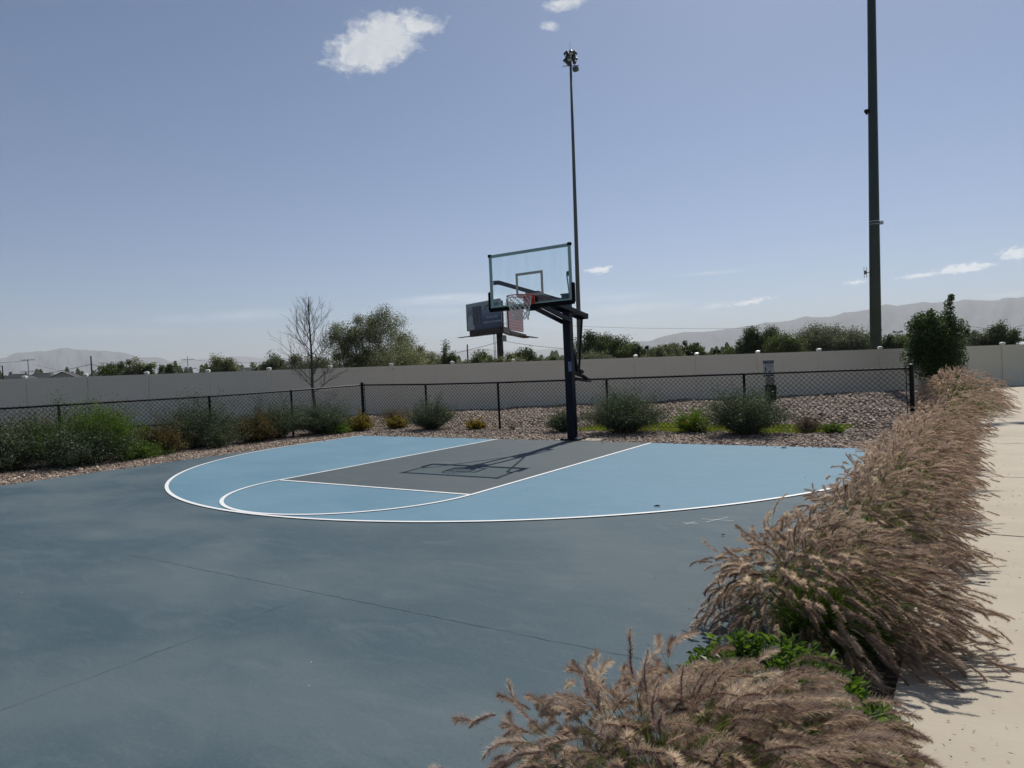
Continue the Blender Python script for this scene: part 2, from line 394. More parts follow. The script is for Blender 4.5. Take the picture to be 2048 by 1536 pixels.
M_lawn = leafmat('lawn_blades', [(0, (.10, .15, .02)), (.6, (.19, .25, .03)), (1, (.32, .31, .06))], .5)
M_blade = leafmat('grass_blades', [(0, (.03, .055, .012)), (.5, (.075, .13, .022)), (.85, (.16, .22, .035)), (1, (.34, .29, .12))], .45, .45, .4)
M_plume = leafmat('seed_plumes', [(0, (.19, .125, .105)), (.35, (.40, .295, .262)), (.7, (.60, .475, .425)), (1, (.86, .78, .71))], .53, .6, .25, (1.12, 1.10, .86))
M_plume2 = leafmat('pink_seed_plumes', [(0, (.25, .170, .155)), (.4, (.49, .370, .335)), (.75, (.68, .545, .50)), (1, (.86, .76, .74))], .53, .6, .25, (1.14, 1.10, .84))
M_box = leafmat('glossy_shrub_leaves', [(0, (.028, .060, .010)), (.5, (.075, .140, .018)), (1, (.19, .28, .04))], .45, .4, .35)
L_sage = leafmat('sage_shrub_leaves', [(0, (.025, .042, .020)), (.5, (.056, .084, .040)), (.85, (.115, .155, .085)), (1, (.27, .31, .20))], .28)
L_green = leafmat('green_shrub_leaves', [(0, (.018, .034, .008)), (.5, (.068, .125, .016)), (1, (.18, .30, .03))], .38)
L_yellow = leafmat('yellow_shrub_leaves', [(0, (.05, .045, .012)), (.5, (.19, .15, .018)), (1, (.42, .30, .03))], .35)
L_rusty = leafmat('rust_tipped_leaves', [(0, (.02, .028, .01)), (.45, (.045, .055, .018)), (.8, (.13, .10, .025)), (1, (.24, .125, .03))], .3)
L_brown = leafmat('dry_brown_leaves', [(0, (.07, .05, .035)), (.6, (.15, .11, .075)), (1, (.26, .20, .14))], .3)
T_silver = leafmat('silver_green_tree_leaves', [(0, (.055, .066, .04)), (.5, (.135, .15, .09)), (.85, (.24, .26, .165)), (1, (.44, .46, .34))], .42)
T_dark = leafmat('dark_tree_leaves', [(0, (.024, .036, .016)), (.5, (.052, .075, .028)), (1, (.11, .14, .05))], .4)
T_mid = leafmat('mid_green_tree_leaves', [(0, (.035, .052, .016)), (.5, (.08, .108, .03)), (1, (.16, .19, .055))], .42)
T_grey = leafmat('grey_green_tree_leaves', [(0, (.05, .062, .045)), (.5, (.11, .128, .09)), (1, (.24, .26, .18))], .4)
T_con = leafmat('conifer_needles', [(0, (.012, .020, .014)), (.5, (.022, .036, .022)), (1, (.045, .065, .035))], .15)
T_glossy = leafmat('glossy_dark_leaves', [(0, (.018, .036, .009)), (.5, (.042, .075, .016)), (.9, (.095, .155, .03)), (1, (.18, .26, .07))], .38, .4, .4)

# ------------------------------------------------------------------ ground, court, walks
def sheet(name, pts, z, m, kind='structure'):
    b = MB(); n = len(pts)
    b.add([(x, y, z) for x, y in pts], None, [(0, i, i+1) for i in range(1, n-1)])
    return tag(b.build(name, m), kind=kind)
def slab(name, pts, z0, z1, m):
    b = MB(); n = len(pts)
    V = [(x, y, z1) for x, y in pts]+[(x, y, z0) for x, y in pts]
    b.add(V, [(i, i+n, (i+1) % n+n, (i+1) % n) for i in range(n)], [(0, i, i+1) for i in range(1, n-1)])
    return tag(b.build(name, m), kind='structure')
sheet('ground', [(-26000, -26000), (26000, -26000), (26000, 26000), (-26000, 26000)], -0.16, M_far)
XL0, XL1, XR = -6.33, -6.25, 6.12        # left edge at the near and far end, right edge
def xl(y): return XL0+(XL1-XL0)*(y+8)/8.2
def by(x): return 0.16-0.034*(x+6.3)      # back edge of the slab
slab('court_slab', [(xl(-24), -24), (XR, -24), (XR, by(XR)), (xl(0.2), by(-6.3))], -0.12, 0.0, M_slate)
# painted areas and lines
R3, YC, FT, HW, LW = 6.15, 1.53, 5.82, 1.815, 0.0255
def arc_pts(cx, cy, R, a0, a1, n): return [(cx+R*math.cos(a), cy+R*math.sin(a)) for a in np.linspace(a0, a1, n)]
area = [(-R3, by(-R3)-.005)]+arc_pts(0, -YC, R3, math.pi, 2*math.pi, 120)[0:]+[(XR-.01, -YC), (XR-.01, by(XR)-.005)]
area = [p for p in area if p[0] <= XR-.005]
b = MB(); cen = (0, -2.0, .003); V = [cen]+[(x, y, .003) for x, y in area]
b.add(V, None, [(0, i, i % len(area)+1) for i in range(1, len(area)+1)]) if False else b.add(V, None, [(0, i, (i % len(area))+1) for i in range(1, len(area)+1)])
tag(b.build('court_blue_zone', M_blue), kind='structure')
sheet('court_key', [(-HW, -FT), (HW, -FT), (HW, by(HW)-.008), (-HW, by(-HW)-.008)], .006, M_key)
b = MB()
def line(b, p, q, z=.0085, w=LW):
    p, q = np.array(p, float), np.array(q, float); d = (q-p)/np.linalg.norm(q-p); n = np.array([-d[1], d[0]])*w
    b.add([(*(p-n), z), (*(q-n), z), (*(q+n), z), (*(p+n), z)], [(0, 1, 2, 3)])
def ring(b, cx, cy, R, a0, a1, n, z=.0085, w=LW):
    A = np.linspace(a0, a1, n); V = []
    for a in A: V += [(cx+(R-w)*math.cos(a), cy+(R-w)*math.sin(a), z), (cx+(R+w)*math.cos(a), cy+(R+w)*math.sin(a), z)]
    b.add(V, [(2*i, 2*i+1, 2*i+3, 2*i+2) for i in range(n-1)])
line(b, (-HW, by(-HW)-.01), (-HW, -FT)); line(b, (HW, by(HW)-.01), (HW, -FT)); line(b, (-HW+LW, -FT), (HW-LW, -FT), z=.009)
ring(b, 0, -YC, R3, math.pi, 2*math.pi-.04, 160, z=.0095); line(b, (-R3, -YC), (-R3, by(-R3)-.01))
ring(b, 0, -FT, HW, math.pi, 2*math.pi, 90, z=.0105)
tag(b.build('court_lines', M_line), kind='structure')
b = MB()
for (cx, cy, L) in ((4.92, -6.07, .15), (4.74, -6.30, .07)):
    for a in (.1, 1.15): line(b, (cx-L*math.cos(a), cy-L*math.sin(a)), (cx+L*math.cos(a), cy+L*math.sin(a)), z=.004+.001*a, w=.0025)
tag(b.build('chalk_crosses', M_line), kind='structure')
# control joints sawn in the slab
M_joint = simple('dark_joint_filler', (.022, .028, .032), .9, var=.2); M_seam = simple('painted_seam', (.056, .081, .097), .9, var=.4)  # walk joint filler's own dark colour; lighter seam colour for the court
b = MB()
def joint(p, q, w=.0035, n=40):
    p, q = np.array(p, float), np.array(q, float); d = (q-p)/np.linalg.norm(q-p); nn = np.array([-d[1], d[0]])
    T = np.linspace(0, 1, n); off = rng.normal(0, .004, n); ww = w*(.35+1.0*rng.random(n))
    V = []
    for t_, o_, w_ in zip(T, off, ww):
        c = p+(q-p)*t_+nn*o_; V += [(*(c-nn*w_), .003), (*(c+nn*w_), .003)]
    b.add(V, [(2*i, 2*i+1, 2*i+3, 2*i+2) for i in range(n-1)])
joint((.6, -9.33), (XR-.05, -9.31), .0022, 90); joint((3.1, -16), (3.1, -9.35), .0016, 90); joint((3.1, -9.3), (3.12, -7.7), .0008, 40)
tag(b.build('court_joints', M_seam), kind='structure')
# planting bed and sidewalk
WX, WDIR = np.array([-24.68, -0.14]), np.array([.8321, .5529])
def wall_y(x): return -0.14+(x+24.68)*WDIR[1]/WDIR[0]
sheet('planting_bed', [(XR+.001, -24), (6.66, -24), (6.66, wall_y(6.66)-.05), (XR+.001, wall_y(XR)-.05)], -0.035, M_soil)
JY = [-20.5, -17.4, -14.4, -11.6, -8.6, -5.77, -2.65, .88, 4.3, 7.6, 10.9, 14.2, 17.5, 20.8]
b = MB()
for y0, y1 in zip(JY[:-1], JY[1:]):
    for x0, x1 in ((6.66, 9.6),):
        e = .011; yy0 = y0+e; yy1 = y1-e
        ys = [yy0, yy1, min(yy1, wall_y(x1)), min(yy1, wall_y(x0))]
        b.box(((x0+x1)/2, (yy0+yy1)/2, -.052), (x1-x0, yy1-yy0, .10), bev=.006)
b.box((8.13, 21.5, -.052), (2.94, 1.38, .10), bev=.006)
tag(b.build('sidewalk', M_conc), kind='structure')
sheet('joint_filler', [(6.67, -20.6), (9.6, -20.6), (9.6, 21.0), (6.67, 21.0)], -.03, M_joint)
sheet('lawn_edge', [(9.61, -24), (30, -24), (30, 30), (9.61, 22.6)], -.04, M_far)

# gravel bed with gentle relief
def gz(x, y): return -.02+.035*np.sin(x*.9+1.3)*np.sin(y*.7)*np.clip((y-3)/3, 0, 1)+.02*np.sin(x*2.3+y*1.9)*np.clip((y-2)/2, 0, 1)
b = MB()
nx, ny = 110, 90
gx = np.linspace(-30, XR, nx)
V = []
for i, x in enumerate(gx):
    yt = wall_y(x)+.02; y0 = -20 if x < XL0 else (by(x)-.1)
    if x < XL0 and yt < y0: yt = y0+1
    for k in range(ny):
        y = y0+(yt-y0)*k/(ny-1); V.append((x, y, float(gz(x, y))-(.0 if k or x < XL0 else .08)))
b.add(V, [(i*ny+k, (i+1)*ny+k, (i+1)*ny+k+1, i*ny+k+1) for i in range(nx-1) for k in range(ny-1) if not (gx[i] < XL0-.001 and gx[i+1] > XL0+.05 and False)])
tag(b.build('gravel_ground', M_gravel, smooth=True), kind='structure')
# the loose stones
def icosa():
    p = (1+5**.5)/2; v = np.array([(-1, p, 0), (1, p, 0), (-1, -p, 0), (1, -p, 0), (0, -1, p), (0, 1, p), (0, -1, -p), (0, 1, -p), (p, 0, -1), (p, 0, 1), (-p, 0, -1), (-p, 0, 1)])/math.hypot(1, p)
    f = np.array([(0, 11, 5), (0, 5, 1), (0, 1, 7), (0, 7, 10), (0, 10, 11), (1, 5, 9), (5, 11, 4), (11, 10, 2), (10, 7, 6), (7, 1, 8), (3, 9, 4), (3, 4, 2), (3, 2, 6), (3, 6, 8), (3, 8, 9), (4, 9, 5), (2, 4, 11), (6, 2, 10), (8, 6, 7), (9, 8, 1)])
    return v, f
IV, IF = icosa()
def rocks(P, S, tint):
    N = len(P); q = rng.normal(size=(N, 4)); q /= np.linalg.norm(q, axis=1, keepdims=True); w, x, y, z = q.T
    R = np.stack([1-2*(y*y+z*z), 2*(x*y-z*w), 2*(x*z+y*w), 2*(x*y+z*w), 1-2*(x*x+z*z), 2*(y*z-x*w), 2*(x*z-y*w), 2*(y*z+x*w), 1-2*(x*x+y*y)], 1).reshape(N, 3, 3)
    sc = np.stack([rng.uniform(.85, 1.35, N), rng.uniform(.7, 1.05, N), rng.uniform(.45, .8, N)], 1)*S[:, None]/2
    V = IV[None]*(1+rng.normal(0, .13, (N, 12, 1)))*sc[:, None]
    V = np.einsum('nij,nkj->nki', R, V); V[:, :, 2] *= .75; V += P[:, None]
    return V.reshape(-1, 3), (IF[None]+(np.arange(N)*12)[:, None, None]).reshape(-1, 3), np.repeat(tint, 12)
LAWN = (-1.15, 4.75, 2.15, 3.95)
def scatter(n, x0, x1, f0, f1, s0, s1):
    x = rng.uniform(x0, x1, n); y = f0(x)+(f1(x)-f0(x))*rng.random(n)
    wob = .12*np.sin(x*3)+.07*np.sin(x*7.1)
    ok = ~((x > LAWN[0]+wob) & (x < LAWN[1]+wob) & (y > LAWN[2]+wob) & (y < LAWN[3]+wob))
    x, y = x[ok], y[ok]; S = rng.uniform(s0, s1, len(x))*(1+.5*(rng.random(len(x)) > .93))
    return np.stack([x, y, gz(x, y)+S*.12], 1), S
b = MB()
for args in ((13500, -8.4, XL1+.03, lambda x: np.full_like(x, -9.5), lambda x: np.full_like(x, .8), .035, .075),
             (27000, -9.0, XR, lambda x: .13-.034*(x+6.3), lambda x: np.full_like(x, 3.4), .035, .078),
             (52000, -14, XR, lambda x: np.maximum(3.3, 0*x), lambda x: wall_y(x)-.05, .05, .115)):
    P, S = scatter(*args)
    if args[0] == 13500: P = P[P[:, 0] < XL0+.04+(P[:, 1]+8)/8.2*.08]; S = rng.uniform(.035, .08, len(P))
    keep = P[:, 1] < wall_y(P[:, 0])-.03; P, S = P[keep], S[keep]
    tn = np.clip(rng.normal(.5, .24, len(P)), 0, 1)
    V, T, tt = rocks(P, S, tn); b.add(V, None, T, tt)
n = 70; x = rng.uniform(XL1, 5.5, n); y = by(x)-np.abs(rng.normal(0, .10, n)); S = rng.uniform(.012, .04, n)
V, T, tt = rocks(np.stack([x, y, .004+S*.15], 1), S, rng.random(n)); b.add(V, None, T, tt)
n = 45; y = rng.uniform(-9, 0, n); x = xl(y)+np.abs(rng.normal(0, .08, n)); S = rng.uniform(.012, .04, n)
V, T, tt = rocks(np.stack([x, y, .004+S*.15], 1), S, rng.random(n)); b.add(V, None, T, tt)
tag(b.build('river_gravel', M_rock), kind='stuff')
# strip of lawn
b = MB(); n = 15000
x = rng.uniform(LAWN[0], LAWN[1], n); y = rng.uniform(LAWN[2], LAWN[3], n)
wob = .12*np.sin(x*3)+.07*np.sin(x*7.1); y = y+wob
P0 = np.stack([x, y, gz(x, y)-.005], 1); d = np.stack([rng.normal(0, .35, n), rng.normal(0, .35, n), np.ones(n)], 1); L = rng.uniform(.035, .085, n)
P = np.stack([P0, P0+d*L[:, None]*.55, P0+d*L[:, None]+np.stack([rng.normal(0, .01, n), rng.normal(0, .01, n), -L*.1], 1)], 1)
b.ribbons(P, np.broadcast_to(np.array([.008, .007, .001]), (n, 3)), rng.random(n))
tag(b.build('lawn_grass', M_lawn), kind='stuff')

# ------------------------------------------------------------------ basketball hoop
hoop = empty('basketball_hoop', (0, 0, 0), 'tall adjustable basketball hoop with clear backboard and dark square pole at the court edge', 'basketball hoop')
YB, ZB = -1.32, 2.712
b = MB(); b.box((0, .10, 1.52), (.165, .165, 2.98), bev=.012)
b.add([(-.008, .18, .02), (.008, .18, .02), (-.008, .30, .02), (.008, .30, .02), (-.008, .18, .24), (.008, .18, .24)], [(0, 2, 3, 1), (0, 1, 5, 4), (2, 4, 5, 3)], [(0, 4, 2), (1, 3, 5)])
pole = b.build('pole', M_navy, hoop)
b = MB(); b.box((.055, .0165, 1.53), (.078, .003, .20)); b.build('sticker', M_sticker, pole)
b = MB(); b.box((0, .13, .03), (.42, .42, .025), bev=.004); plate = b.build('base_plate', M_black, hoop)
for sx in (-1, 1):
    for sy in (-1, 1):
        b = MB(); b.tubes((sx*.17, .13+sy*.17, .035), (sx*.17, .13+sy*.17, .085), .013, .013, 8, caps=True); b.tubes((sx*.17, .13+sy*.17, .043), (sx*.17, .13+sy*.17, .06), .024, .024, 6, caps=True)
        b.build('bolt', M_steel, plate)
b = MB(); b.box((.10, .22, -.005), (.95, .42, .03), bev=.006); tag(b.build('concrete_footing', M_conc), kind='structure')
for sx in (-.108, .108):
    b = MB(); b.beam((sx, YB+.17, 2.90), (sx, .80, 2.585), .045, .10, bev=.006); b.build('upper_arm', M_navy, hoop)
b = MB(); b.box((0, .76, 2.59), (.26, .07, .12), bev=.01); b.build('arm_end_block', M_black, hoop)
for sx in (-.108, .108):
    b = MB(); b.beam((sx, YB+.17, 2.735), (sx, .08, 2.46), .045, .09, bev=.006); b.build('lower_arm', M_navy, hoop)
b = MB(); b.box((0, YB+.11, 2.81), (.30, .10, .36), bev=.01); b.build('mounting_bracket', M_navy, hoop)
# braces from the board sides back to the pole top
for sx in (-1, 1):
    b = MB()
    pts = [(sx*.87, YB+.045, 3.24), (sx*.76, YB+.09, 3.24), (sx*.16, -.05, 2.93), (sx*.07, .06, 2.90)]
    for p, q in zip(pts[:-1], pts[1:]): b.beam(p, q, .018, .085, bev=.003)
    b.build('side_brace', M_navy, hoop)
b = MB(); b.box((0, .10, 3.02), (.19, .19, .03), bev=.005); b.build('pole_cap', M_black, hoop)
bb = MB(); bb.box((0, YB, ZB+.535), (1.78, .012, 1.02)); board = bb.build('backboard', M_glass, hoop)
b = MB()
zt, zb, xs = ZB+1.067-.03, ZB+.03, .915-.03
b.box((0, YB, zt), (1.77, .05, .055), bev=.008); b.box((0, YB, zb), (1.77, .05, .055), bev=.008)
for s in (-1, 1): b.box((s*xs, YB, ZB+.533), (.05, .052, 1.06), bev=.008)
b.build('board_frame', M_frame, board)
for s in (-1, 1):
    b = MB(); b.box((s*(xs+.005), YB, ZB+1.05), (.072, .066, .06), bev=.01); b.build('corner_guard', M_rubber, board)
b = MB()
b.box((0, YB, ZB-.005), (1.90, .075, .085), bev=.02)
for s in (-1, 1): b.box((s*.935, YB, ZB+.165), (.055, .078, .37), bev=.02)
b.build('bottom_padding', M_rubber, board)
b = MB(); tz0, tz1, tw, w_ = ZB+.185, ZB+.185+.457, .305, .05
for (cx, cz, sx, sz) in ((0, tz1-w_/2, 2*tw, w_), (0, tz0+w_/2, 2*tw, w_), (-tw+w_/2, (tz0+tz1)/2, w_, .457-2*w_), (tw-w_/2, (tz0+tz1)/2, w_, .457-2*w_)):
    b.box((cx, YB-.0085, cz), (sx, .003, sz))
b.build('target_square', M_target, board)
ZR = ZB+.165
b = MB(); a = np.linspace(0, 2*math.pi, 49)[:-1]
rp = np.stack([.2286*np.cos(a), YB-.16-.2286+.2286*np.sin(a)*1.0, np.full(48, ZR)], 1)
b.tubes(rp, np.roll(rp, -1, 0), .0095, .0095, 8)
b.tubes([(-.09, YB-.01, ZR-.02), (.09, YB-.01, ZR-.02)], [(-.115, YB-.22, ZR-.005), (.115, YB-.22, ZR-.005)], .011, .009, 6)
b.box((0, YB-.10, ZR-.012), (.20, .16, .014), bev=.003)
rim = b.build('rim', M_rim, hoop)
b = MB(); b.box((0, YB-.03, ZR-.055), (.235, .04, .17), bev=.01); b.box((0, YB-.09, ZR-.05), (.15, .10, .10), bev=.01); b.build('rim_bracket', M_rim, rim)
# net: twelve loops, diamond mesh, swept a little aside by the wind
b = MB(); rows = 9; NL = 12; lv = []
for r_ in range(rows):
    t_ = r_/(rows-1); rad = .228*(1-t_)**1.0+.115*t_+.018*math.sin(t_*3.1); rad = max(rad, .105) if r_ < rows-1 else .125
    A = (np.arange(NL)+.5*(r_ % 2))*2*math.pi/NL
    z = ZR-.012-.43*t_; sway = .035*t_*t_
    lv.append(np.stack([rad*np.cos(A)+sway+rng.normal(0, .006*t_*2, NL), YB-.3886+rad*np.sin(A)+rng.normal(0, .006*t_*2, NL), np.full(NL, z)+rng.normal(0, .008*t_, NL)], 1))
for r_ in range(rows-1):
    A, B = lv[r_], lv[r_+1]
    if r_ % 2 == 0: pairs = [(i, i) for i in range(NL)]+[(i, (i-1) % NL) for i in range(NL)]
    else: pairs = [(i, i) for i in range(NL)]+[(i, (i+1) % NL) for i in range(NL)]
    for i, j in pairs:
        p, q = A[i], B[j]; mdl = (p+q)/2+rng.normal(0, .004, 3)
        b.tubes([p, mdl], [mdl, q], .0058, .0058, 5)
b.build('net', M_cord, rim)
# height-adjustment linkage behind the pole
b = MB(); b.tubes((0, .74, 2.56), (0, .50, 1.42), .026, .026, 10, caps=True); b.build('link_tube', M_black, hoop)
b = MB(); b.tubes((0, .22, 2.12), (0, .33, 1.78), .014, .014, 8, caps=True); b.tubes((0, .33, 1.78), (0, .42, 1.36), .035, .05, 10, caps=True); b.box((0, .335, 1.775), (.085, .06, .02)); b.build('lift_cylinder', M_black, hoop)
b = MB()
b.beam((0, .19, 1.42), (0, .62, 1.32), .09, .05, bev=.006); b.beam((0, .19, 1.30), (0, .62, 1.25), .07, .03, bev=.005); b.beam((0, .45, 1.44), (0, .62, 1.40), .12, .07, bev=.01)
b.beam((0, .60, 1.34), (0, .92, 1.22), .08, .075, bev=.02); b.beam((0, .30, 1.255), (0, .98, 1.19), .10, .03, bev=.006)
b.build('foot_lever', M_black, hoop)
b = MB(); b.path([(0, .18, 2.70), (0, .30, 2.74), (0, .45, 2.73), (0, .60, 2.70), (0, .68, 2.60)], .013, 8); b.build('hook', M_black, hoop)
b = MB(); b.path([(0, .17, 2.28), (.02, .24, 2.2), (.02, .27, 2.1), (0, .26, 1.95)], .008, 6); b.build('pull_cord', M_black, hoop)

# ------------------------------------------------------------------ chain-link fence
FL = [(-9.33, -8.35), (-8.97, -5.72), (-8.54, -2.56), (-8.24, -.36), (-7.94, 1.94)]
FRr = [(-7.94, 1.94), (-5.63, 2.08), (-3.32, 2.25), (-.30, 2.42), (2.86, 2.60), (5.97, 2.79)]
cf = empty('chain_link_fence', (-7.94, 1.94, 0), 'long waist-high black chain-link fence that turns a corner behind the court', 'fence')
org = np.array([-7.94, 1.94, 0.])
PIT_ = .052
def top_z(p):   # the rail rises slightly towards the corner
    d = math.hypot(p[0]+7.94, p[1]-1.94); return 1.20+.07*max(0, 1-d/3.5)
def add_mesh(b, A, B, sag=None):
    A, B = np.array(A), np.array(B); L = np.linalg.norm(B-A); d = (B-A)/L; n = np.array([-d[1], d[0]])
    nw = int(L/PIT_*1.0); P0 = []; P1 = []
    K = 25
    for i in range(nw+1):
        for sgn in (0,):
            zt = top_z(A+d*i*PIT_)+.028; hs = np.linspace(.03, zt, K)
            off = ((np.arange(K)+i) % 2)*PIT_
            s_ = i*PIT_+off*1.0-PIT_/2*0
            x = A[0]+d[0]*np.clip(s_, 0, L)+n[0]*.006*((np.arange(K) % 2)*2-1); y = A[1]+d[1]*np.clip(s_, 0, L)+n[1]*.006*((np.arange(K) % 2)*2-1)
            if sag is not None:
                w = np.exp(-((np.clip(s_, 0, L)-sag[0])/sag[1])**2)*np.clip((hs-.4)/.7, 0, 1)
                hs2 = hs-w*sag[2]; x = x+n[0]*w*.10; y = y+n[1]*w*.10
                bel = np.exp(-((np.clip(s_, 0, L)-sag[0])/(sag[1]*.7))**2)*np.sin(hs*14+s_*9)*.012; x = x+d[0]*bel; y = y+d[1]*bel
            else: hs2 = hs
            Q = np.stack([x, y, hs2], 1)-org; P0.append(Q[:-1]); P1.append(Q[1:])
    b.tubes(np.concatenate(P0), np.concatenate(P1), .0046, .0046, 3)
bays = list(zip(FL[:-1], FL[1:]))+list(zip(FRr[:-1], FRr[1:]))
for k, (A, B) in enumerate(bays):
    b = MB(); add_mesh(b, A, B, (1.15, .75, .10) if k == 3 else None); b.build('wire_mesh', M_black, cf)
    b = MB(); za, zb_ = top_z(A), top_z(B)
    b.tubes(np.array([[*A, za]])-org, np.array([[*B, zb_]])-org, .021, .021, 10); b.build('top_rail', M_black, cf)
    b = MB(); b.tubes(np.array([[*A, .05]])-org, np.array([[*B, .05]])-org, .003, .003, 5); b.build('tension_wire', M_black, cf)
for k, p in enumerate(FL[:-1]+FRr):
    term = p in (FRr[0], FRr[-1]); r_ = .042 if term else .029; zt = top_z(p)+(.075 if term else .015)
    b = MB(); o = np.array([*p, 0])-org
    b.path([o+(0, 0, -.05), o+(0, 0, zt-.03), o+(0, 0, zt), o+(0, 0, zt+.012)], [r_, r_, r_*1.08, r_*.5], 12); ps = b.build('post', M_black, cf, smooth=False)
    if term:
        for sd in ((-1,) if p == FRr[-1] else (1,)):
            q = np.array(FRr[-2] if p == FRr[-1] else FRr[1]); dd = q-np.array(p); dd /= np.linalg.norm(dd); o2 = o+np.array([*(dd*.09), 0])
            b = MB(); b.tubes(o2+(0, 0, .06), o2+(0, 0, zt-.02), .009, .009, 6)
            for hz in (.2, .55, .9, 1.15): b.beam(o+(0, 0, hz), o2+(0, 0, hz), .03, .02)
            b.build('tension_bar', M_black, ps)

# ------------------------------------------------------------------ vinyl wall
vf = empty('vinyl_fence', (*WX, 0), 'long beige solid vinyl privacy fence with capped posts behind the gravel', 'fence')
SP = 2.448; ang = math.atan2(WDIR[1], WDIR[0])
def wtop(k): return 2.05-.42*(k/16.0)
WN = np.array([WDIR[1], -WDIR[0]])
Rw = np.array(((math.cos(ang), -math.sin(ang), 0), (math.sin(ang), math.cos(ang), 0), (0, 0, 1)))
for k in range(-4, 21):
    c = WDIR*(k*SP); z = wtop(k)
    b = MB(); b.box((c[0], c[1], (z+.03-.2)/2), (.127, .127, z+.23), R=Rw, bev=.006); ps = b.build('post', M_vinyl, vf)
    b = MB(); b.box((c[0], c[1], z+.045), (.155, .155, .03), R=Rw, bev=.004)
    b.box((c[0], c[1], z+.075), (  .162, .162, .035), R=Rw, bev=.005)
    h = .081
    V = np.array([(-h*.93, -h*.93, z+.093), (h*.93, -h*.93, z+.093), (h*.93, h*.93, z+.093), (-h*.93, h*.93, z+.093), (-.028, -.028, z+.118), (.028, -.028, z+.118), (.028, .028, z+.118), (-.028, .028, z+.118)])
    V = V@Rw.T+np.array([c[0], c[1], 0]); b.add(V, [(0, 1, 5, 4), (1, 2, 6, 5), (2, 3, 7, 6), (3, 0, 4, 7), (4, 5, 6, 7)])
    b.build('post_cap', M_cap, ps)
    if k < 20:
        c2 = WDIR*((k+.5)*SP); z0, z1 = wtop(k), wtop(k+1); b = MB(); L = SP-.127
        # top rail, field of interlocking boards, bottom rail (one panel)
        def slat(s0, s1, za0, za1, zb0, zb1, th):
            V = []
            for (s_, lo, hi) in ((s0, za0, zb0), (s1, za1, zb1)):
                p = c+WDIR*(.0635+s_)
                for off in (-th/2, th/2):
                    for zz in (lo, hi): V.append((p[0]+WN[0]*off, p[1]+WN[1]*off, zz))
            b.add(V, [(0, 1, 3, 2), (4, 6, 7, 5), (0, 4, 5, 1), (2, 3, 7, 6), (0, 2, 6, 4), (1, 5, 7, 3)])
        slat(0, L, z0-.16, z1-.16, z0, z1, .056); slat(0, L, -.12, -.12, .06, .06, .056)
        slat(0, L, .062, .062, z0-.162, z1-.162, .044)
        b.build('panel', M_vinyl, vf)

# ------------------------------------------------------------------ tall sports light poles
GR = np.array([.0217, -.0167, 1.0]); GR /= np.linalg.norm(GR)
def on_pole(base, h): return np.array([0, 0, 0.])+GR*h
pb = at(1751.5, 690, 34); pb = pb-GR*(pb[2]+.2)
lp = empty('light_pole', pb, 'thick dark steel sports light pole rising out of the top of the photo at right', 'light pole')
b = MB(); b.path([GR*0, GR*10, GR*20, GR*24.6], [.272, .225, .178, .157], 18); b.build('pole', M_pole, lp, smooth=True)
def hgt(y):  # height on the pole seen at pixel row y
    best = min(np.linspace(.5, 30, 600), key=lambda h: abs(pix(pb+GR*h)[1]-y)); return best
h1, h2, h3, h0 = hgt(222), hgt(445), hgt(545), hgt(661)
rr = np.array([rgt[0], rgt[1], 0]); rr /= np.linalg.norm(rr); ff = np.array([fwd[0], fwd[1], 0]); ff /= np.linalg.norm(ff)
b = MB()
for h in (h1-.06, h1+.06): b.tubes(GR*(h-.02), GR*(h+.02), .20, .20, 18)
b.beam(GR*h1-rr*.16, GR*h1-rr*.34+(0, 0, .05), .05, .05); b.path([GR*h1-rr*.30+(0, 0, .08), GR*h1-rr*.30-(0, 0, .02), GR*h1-rr*.30-(0, 0, .08), GR*h1-rr*.30-(0, 0, .15)], [.11, .11, .06, .04], 12)
b.build('camera_mount', M_black, lp)
b = MB()
for h in (h2-.07, h2+.07): b.tubes(GR*(h-.015), GR*(h+.015), .235, .235, 18)
b.box(GR*h2+rr*.34, (.20, .16, .16), rz=YAW*0, bev=.02); b.build('junction_box', M_bulb, lp)
b = MB(); b.tubes(GR*h3-rr*.2, GR*h3-rr*.42, .02, .02, 6); b.box(GR*h3-rr*.46, (.12, .08, .18), bev=.02)
for s in (-.06, .06): b.tubes(GR*h3-rr*(.46+s)-(0, 0, .26), GR*h3-rr*(.46+s)+(0, 0, .26), .012, .012, 6)
b.build('antenna', M_pole2, lp)
b = MB(); b.tubes(GR*(h0-2.3)+rr*.275-ff*.02, GR*h0+rr*.27-ff*.02, .012, .012, 6); b.box(GR*h0+rr*.29, (.07, .07, .07)); b.build('conduit', M_steel, lp)
# lamp heads at the top, above the frame
b = MB()
for s in (-1, 1): b.beam(GR*24.2+rr*s*.1, GR*24.2+rr*s*1.4, .1, .1)
for s in (-1.2, -.5, .5, 1.2): b.path([GR*24.2+rr*s, GR*24.05+rr*s-ff*.25, GR*23.95+rr*s-ff*.45], [.08, .2, .27], 12)
b.build('lamp_head', M_pole2, lp)

